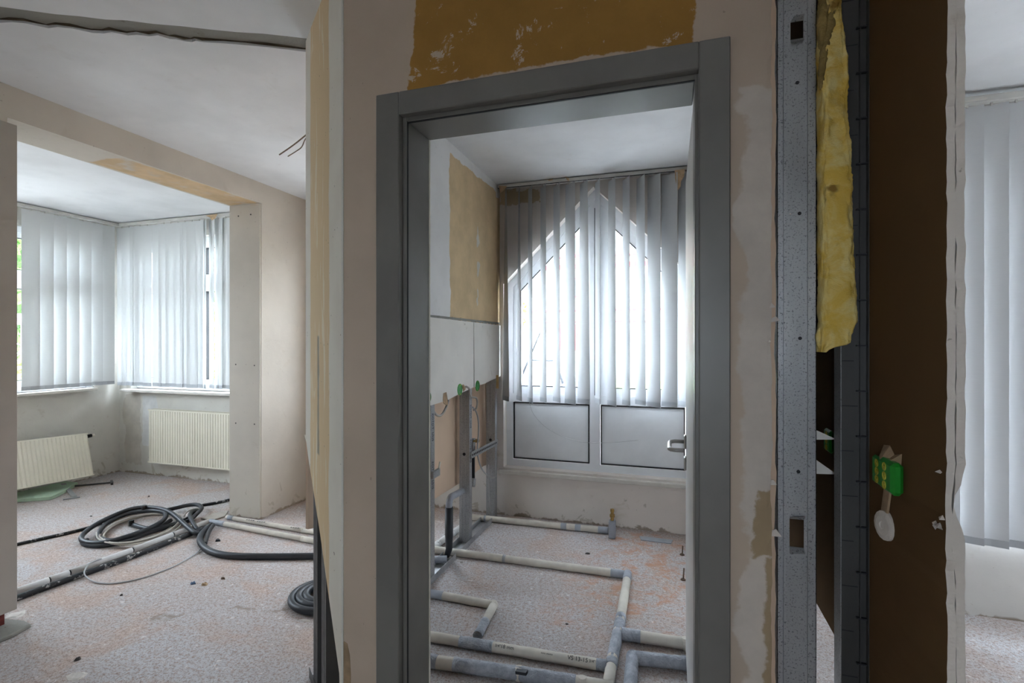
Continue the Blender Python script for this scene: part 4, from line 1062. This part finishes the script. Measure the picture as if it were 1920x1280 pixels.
for (z0, z1, xa, xb) in holes:
    build('bent_tab', MB().add([(xa, y0 - .001, z0), (xb, y0 - .001, z0), (xb + .001, y0 - .012, z0 - .010), (xa - .002, y0 - .014, z0 - .013), (xa, y0 + .001, z0 - .002), (xb, y0 + .001, z0 - .002)], [(0,1,2,3), (4,3,2,5), (0,3,4), (1,5,2), (0,4,5,1)]), M['galv'], s1)
    build('bent_tab', MB().add([(xa, y0 - .001, z1), (xb, y0 - .001, z1), (xb + .001, y0 - .010, z1 + .010), (xa + .006, y0 - .011, z1 + .008), (xa, y0 + .001, z1 + .003), (xb, y0 + .001, z1 + .003)], [(0,1,2,3), (4,3,2,5), (0,3,4), (1,5,2), (0,4,5,1)]), M['galv'], s1)
for px_, py_ in ((1495, 155), (1499, 400), (1500, 634), (1497, 884)):
    p = onY(px_, py_, y0 - .001)
    build('hole', MB().lathe([(.0042, 0), (.0042, .0009)], p, (0, -1, 0), 14), M['ink'], s1)
p = onY(1482, 401, y0 - .001); build('rivet', MB().lathe([(.002, 0), (.0015, .001)], p, (0, -1, 0), 8), M['gypsum'], s1)
# second stud against the brown board, marked by cut lines
s2 = thing('metal_stud', 'dull ruled stud standing against the brown board behind the yellow wool', 'metal stud', (.40, 1.345, 0), 'studs of the opened right partition')
yb = 1.352
build('web', MB().box(.3775, .4295, yb, yb + .0016, 0, CE - .01), M['galv_dark'], s2)
build('flange', MB().box(.3765, .378, yb - .004, yb + .045, 0, CE - .01), M['galv'], s2)
build('flange', MB().box(.4145, .4165, yb - .008, yb, 0, CE - .01).box(.4285, .4300, yb - .016, yb + .04, 0, CE - .01), M['galv_dark'], s2)
for k in range(24):
    z = .10 + k * .1045
    build('mark', MB().box(.380, .412 if k % 2 else .404, yb - .0006, yb, z, z + .0022), M['ink'], s2)
    build('mark', MB().box(.408, .4285, yb - .0086, yb, z + .035, z + .038), M['ink'], s2)
for yy, lab in ((2.43, 'galvanised stud at the stripped end of the bathroom right wall'), (3.02, 'galvanised stud standing free between bathroom and right room')):
    c_stud(lab, (.30, yy), (1, 0, 0), (0, 1, 0), 0, CE - .01, group='studs of the opened right partition')  # unseen studs added inside the opening made for daylight
# yellow mineral wool
edge = [(0, 1577), (40, 1579), (100, 1586), (200, 1589), (300, 1592), (400, 1597), (480, 1600), (560, 1607), (600, 1609), (625, 1595), (645, 1592), (652, 1556), (660, 1542)]
zz, xx = [], []
for y_, x_ in edge:
    p = onY(x_, y_, 1.345); zz.append(p.z); xx.append(p.x)
def xr(z):
    for i in range(len(zz) - 1):
        if zz[i] >= z >= zz[i+1]:
            t = (zz[i] - z) / (zz[i] - zz[i+1]); return xx[i] + (xx[i+1] - xx[i]) * t
    return xx[0] if z > zz[0] else xx[-1]
zt_, zb_ = CE - .02, zz[-1]
def wool_pt(u, v):
    z = zt_ + (zb_ - zt_) * v; a = 2 * math.pi * u
    x1 = xr(z); x0 = .3355; cx, rx = (x0 + x1) / 2, (x1 - x0) / 2
    n = mnoise.fractal(Vector((math.cos(a) * 1.2, math.sin(a) * 1.2, z * 14)), 1, 2, 4) * .013 + mnoise.noise(Vector((u * 40, z * 120, 2))) * .005
    ca, sa = math.cos(a), math.sin(a)
    sq = lambda t: math.copysign(abs(t) ** .45, t)
    x = cx + sq(ca) * (rx + n * .35); y = 1.362 + sq(sa) * (.034 + n)
    if sa > 0 and x > .370: y = min(y, 1.3445)
    return Vector((x, y, z))
mw = MB().grid(wool_pt, 48, 220)
mwool = thing('mineral_wool', 'yellow mineral wool batt stuffed between the two studs', 'insulation', (.37, 1.41, zb_))
build('batt', mw, M['wool'], mwool)
r7 = random.Random(3)
for k, (px_, py_, l, wd) in enumerate(((1556, 60, .20, .011), (1545, 30, .16, .013), (1566, 15, .10, .010), (1543, 120, .12, .008))):
    p = onY(px_, py_, 1.335)
    def fold(u, v, p=p, l=l, wd=wd, k=k):
        a = 2 * math.pi * u; z = p.z + l * (.5 - v); w_ = wd * (math.sin(math.pi * min(1, max(0.02, v))) ** .5)
        return Vector((p.x + math.cos(a) * w_ - .03 * (v - .4) * (1 if k % 2 == 0 else .3) + .004 * mnoise.noise(Vector((u*6, v*9, k))), p.y + math.sin(a) * w_ * .8, z))
    build('fold', MB().grid(fold, 12, 26), M['wool_dark'] if k != 2 else M['wool'], mwool)
p = onY(1542, 635, 1.36)
build('tuft', MB().grid(lambda u, v: Vector((p.x + .014 * math.cos(2*math.pi*u) * math.sin(math.pi*v) * (1 + .4 * mnoise.noise(Vector((u*5, v*5, 3)))), p.y + .012 * math.sin(2*math.pi*u) * math.sin(math.pi*v), p.z + .03 * math.cos(math.pi*v))), 14, 12), M['wool'], mwool)
p = onX(1608, 510, .41)
build('tuft', MB().grid(lambda u, v: Vector((.406 + .006 * math.cos(2*math.pi*u) * math.sin(math.pi*v), 1.375 + .008 * math.sin(2*math.pi*u) * math.sin(math.pi*v), 1.55 + .035 * math.cos(math.pi*v) + .01 * mnoise.noise(Vector((u*4, v*4, 8))))), 12, 10), M['wool'], mwool)
# torn paper points in the cavity
for i, (q, lab) in enumerate((((( 1528, 805), (1570, 824), (1528, 824)), 'upper pointed paper tear in the dark cavity beside the speckled stud'), (((1528, 860), (1569, 889), (1528, 888)), 'lower pointed paper tear in the dark cavity beside the speckled stud'))):
    P = [onY(*p, 1.44) for p in q]
    single('paper_tear', MB().add(P + [v + Vector((0, .0015, 0)) for v in P], [(0,1,2), (5,4,3), (0,3,4,1), (1,4,5,2), (2,5,3,0)]), M['board'], lab, 'paper')
# green double socket box seen from behind and the round paper plug below it
def back_box(p, sy, sz, dep, label, grp):
    t = thing('socket_box', label, 'socket box', p, grp)
    x = .4295
    build('cup', MB().box(x - dep, x, p.y - sy, p.y + sy, p.z - sz, p.z + sz), M['green'], t, .007)
    for s in (-.5, 0, .5):
        build('knockout', MB().lathe([(.0085, 0), (.0085, .0015), (.0065, .0015), (.0065, .0004), (.003, .0004), (.003, .0016), (.001, .0016)], Vector((x - dep, p.y, p.z + s * sz * 1.15)), (-1, 0, 0), 16), M['yellow'], t)
    return t
pa, pb = onX(1653, 885, .43), onX(1682, 892, .43)
gg = 'square green socket boxes on the back of the brown board'
back_box(onX(1655, 883, .43), .030, .030, .010, 'green socket box deeper in the pair on the brown board back', gg)
back_box(onX(1683, 893, .43), .034, .032, .022, 'green socket box nearer in the pair on the brown board back', gg)
p = onX(1559, 826, .43)
back_box(p, .030, .032, .012, 'green socket box far back in the dark cavity', gg)
blob('torn_paper', Vector((.4296, pb.y + .02, pb.z + .005)), (-1, 0, 0), .060, M['cardboard'], 'ragged brown paper tear around the green socket pair', 'paper', 1.0, 9)
rp_ = thing('paper_plug', 'round torn gypsum plug hanging below the green socket pair', 'plasterboard', onX(1664, 985, .42))
p = onX(1664, 985, .428)
build('disc', MB().lathe([(.030, 0), (.030, .008), (.020, .011), (.009, .011), (.008, .009)], p, (-1, -.25, 0), 16), M['gypsum'], rp_)
build('strip', MB().beam(p + Vector((-.004, .004, .02)), p + Vector((-.001, -.004, .075)), .028, .004, up=(1, 0, 0)), M['cardboard'], rp_)

# ------------------------------------------------------------------ crumbs on the floors
cr = [(363, 1094, .022, 'debris_blue', 'small blue plastic crumb on the left room floor'), (384, 1096, .024, 'cardboard', 'brown paper crumb beside the blue crumb'),
      (418, 1085, .020, 'wire', 'thin brown splinter on the left room floor'), (279, 931, .016, 'debris_dark', 'dark crumb behind the hose coil near the radiator'),
      (171, 968, .014, 'debris_dark', 'dark crumb left of the hose coil'), (228, 1116, .014, 'debris_dark', 'dark crumb in front of the thin cable loop'),
      (408, 1014, .024, 'hose', 'black splinter under the cream pipes'), (146, 1236, .02, 'debris_dark', 'dark chip on the near left floor'),
      (1102, 1038, .02, 'debris_dark', 'dark crumb on the bathroom floor near the window'), (866, 1054, .022, 'debris', 'white crumb beside the bathroom floor track'),
      (30, 1152, .06, 'debris', 'flat pale plaster flake beside the left wall lining'), (146, 1268, .05, 'debris', 'flat pale plaster flake on the nearest left floor'),
      (572, 1163, .03, 'debris', 'flat pale flake in front of the small hose coil'), (1063, 1170, .010, 'debris_dark', 'tiny dark crumb in the middle of the bathroom floor')]
for i, (px_, py_, s, mt, lab) in enumerate(cr):
    p = onZ(px_, py_); r = random.Random(i + 40); N = 7
    vs = [p + Vector((math.cos(2*math.pi*k/N) * s * r.uniform(.5, 1.1), math.sin(2*math.pi*k/N) * s * r.uniform(.3, .8), .0005)) for k in range(N)]
    h = .004 if s > .028 else s * .5
    vs += [v * 1.0 + (p - v) * .35 + Vector((0, 0, h * r.uniform(.6, 1.2))) for v in vs]
    single('crumb', MB().add(vs, [(k, (k+1) % N, N+(k+1) % N, N+k) for k in range(N)] + [tuple(range(N, 2*N)), tuple(range(N-1, -1, -1))]), M[mt], lab, 'debris')

# ------------------------------------------------------------------ outside
GZ = -.8
M['asphalt'] = plain('pale_paving', (.42,.41,.40), .9, .12, 3)
M['grass'] = plain('mown_grass', (.22,.34,.09), .95, .3, 9)
M['facade'] = plain('white_facade', (.48,.475,.46), .9, .04, 1)
M['facade_red'] = plain('red_trim', (.50,.035,.045), .6, .1, 3)
M['facade_glass'] = plain('dark_window', (.05,.065,.08), .2, .2, 2, spec=.6)
M['bark'] = plain('bark', (.12,.09,.06), .95, .3, 9)
M['leaf'] = plain('green_leaf', (.13,.27,.055), .7, .45, 3)
M['leaf2'] = plain('yellow_green_leaf', (.30,.36,.07), .7, .4, 3)
M['sign_white'] = plain('white_sign', (.75,.74,.76), .5, .03, 4)
M['sign_ink'] = plain('purple_letters', (.13,.05,.20), .6)
M['van'] = plain('blue_grey_paint', (.16,.19,.24), .35, .1, 3, spec=.5)
struct('ground', MB().box(-60, 60, 4.2, 70, GZ - .2, GZ).box(-60, -5.98, -30, 4.2, GZ - .2, GZ).box(-5.98, 60, -30, -3.3, GZ - .2, GZ).box(3.5, 60, -3.3, 4.2, GZ - .2, GZ), M['asphalt'], 'pale street paving outside the windows', 'ground')
single('grass_strip', MB().box(-12, 18, 19, 29, GZ, GZ + .05), M['grass'], 'strip of grass in front of the white and red building', 'grass')
YBD = 32
bd = thing('building', 'white building with red stripes across the street', 'building', (2, YBD, GZ))
build('walls', MB().box(-11, 16, YBD, YBD + 9, GZ, 9.2), M['facade'], bd)
for z, h in ((6.05, .30), (6.75, .10), (3.30, .16), (2.6, .10)):
    build('stripe', MB().box(-11.03, 16.03, YBD - .06, YBD, z, z + h), M['facade_red'], bd)
build('roof', MB().box(-11.3, 16.3, YBD - .3, YBD + 9.3, 9.2, 9.5), M['facade_red'], bd)
for i in range(7):
    x = -9.5 + i * 3.5
    for z in (4.2, 6.85):
        f = build('window', MB().box(x, x + 1.2, YBD - .05, YBD, z, z + 1.3), M['facade_red'] if i % 2 else M['sign_white'], bd)
        build('pane', MB().box(x + .1, x + 1.1, YBD - .07, YBD - .05, z + .1, z + 1.2), M['facade_glass'], f)
build('red_gate', MB().box(-6.9, -5.4, YBD - .08, YBD, .85, 2.5), M['facade_red'], bd)
vn = thing('trailer', 'small blue grey trailer with a frame parked outside the pointed window', 'trailer', (-3.2, 13, GZ))
build('tub', MB().prism([(-4.0, GZ + .45), (-2.6, GZ + .45), (-2.45, GZ + 1.15), (-4.15, GZ + 1.15)], 1, 13, 14.6), M['van'], vn, .05)
for x in (-3.9, -2.9): build('wheel', MB().lathe([(.15, -.1), (.3, -.1), (.3, .1), (.15, .1)], (x, 12.9, GZ + .3), (0, 1, 0), 18), M['hose'], vn)
build('frame', MB().tube([(-3.9, 13, GZ + 1.1), (-3.25, 13.2, GZ + 2.7), (-2.7, 13, GZ + 1.1)], .035, 8).tube([(-3.7, 13.1, GZ + 1.7), (-2.9, 13.1, GZ + 1.7)], .03, 8), M['hose'], vn)
sg = thing('street_sign', 'white street sign with purple letters outside the left bay window', 'sign', (-12.4, 6.4, GZ))
pS = onX(36, 598, -12.4)
build('board', MB().box(-12.44, -12.40, pS.y - .9, pS.y + .22, pS.z - .11, pS.z + .11), M['sign_white'], sg)
text_mesh('lettering', 'op', .17, M['sign_ink'], frame_M((-12.397, pS.y + .13, pS.z + .01), (0, 1, 0), (0, 0, 1)), sg, 'RIGHT')
for dy in (-.7, .1): build('post', MB().box(-12.49, -12.44, pS.y + dy - .03, pS.y + dy + .03, GZ, pS.z), M['galv'], sg)
def tree(label, base, h, r, n, mat, seed, low=.15, size=.16, name='tree', cat='tree'):
    rr = random.Random(seed); t = thing(name, label, cat, base)
    b = Vector(base)
    build('trunk', MB().tube([b, b + Vector((.05, .03, h * .4)), b + Vector((-.03, .05, h * .75))], [.13, .10, .05], 8), M['bark'], t)
    m = MB(); vs = []; fs = []
    for k in range(n):
        while True:
            v = Vector((rr.uniform(-1, 1), rr.uniform(-1, 1), rr.uniform(-1, 1)))
            if .35 < v.length < 1: break
        c_ = b + Vector((v.x * r, v.y * r, h * (low + (1 - low) * (v.z + 1) / 2)))
        u = Vector((rr.uniform(-1, 1), rr.uniform(-1, 1), rr.uniform(-1, 1))).normalized(); w_ = u.orthogonal().normalized()
        s = size * rr.uniform(.6, 1.3); o = len(vs)
        vs += [c_ - u * s, c_ + w_ * s * .45, c_ + u * s, c_ - w_ * s * .45]; fs.append((o, o+1, o+2, o+3))
    m.add(vs, fs); f = build('foliage', m, mat, t); f['kind'] = 'stuff'
    return t
tree('tall green tree outside the left end of the bay window', (-15.5, 6.9, GZ), 6.5, 2.4, 5200, M['leaf'], 1)
tree('yellow green shrub outside the left bay window below the sign', (-10.9, 5.7, GZ), 1.9, .75, 2000, M['leaf2'], 2, low=.05, size=.1, name='shrub', cat='shrub')
tree('leafy green shrub outside the back bay window', (-10.4, 9.3, GZ), 3.0, 1.2, 2800, M['leaf2'], 3, low=.05, size=.11, name='shrub', cat='shrub')
tree('tall green tree beyond the left edge of the pointed window', (-6.6, 17.5, GZ), 6.0, 1.6, 3000, M['leaf2'], 4)
tree('broad green tree beyond the back bay window', (-22, 16, GZ), 7, 3, 5200, M['leaf'], 6)
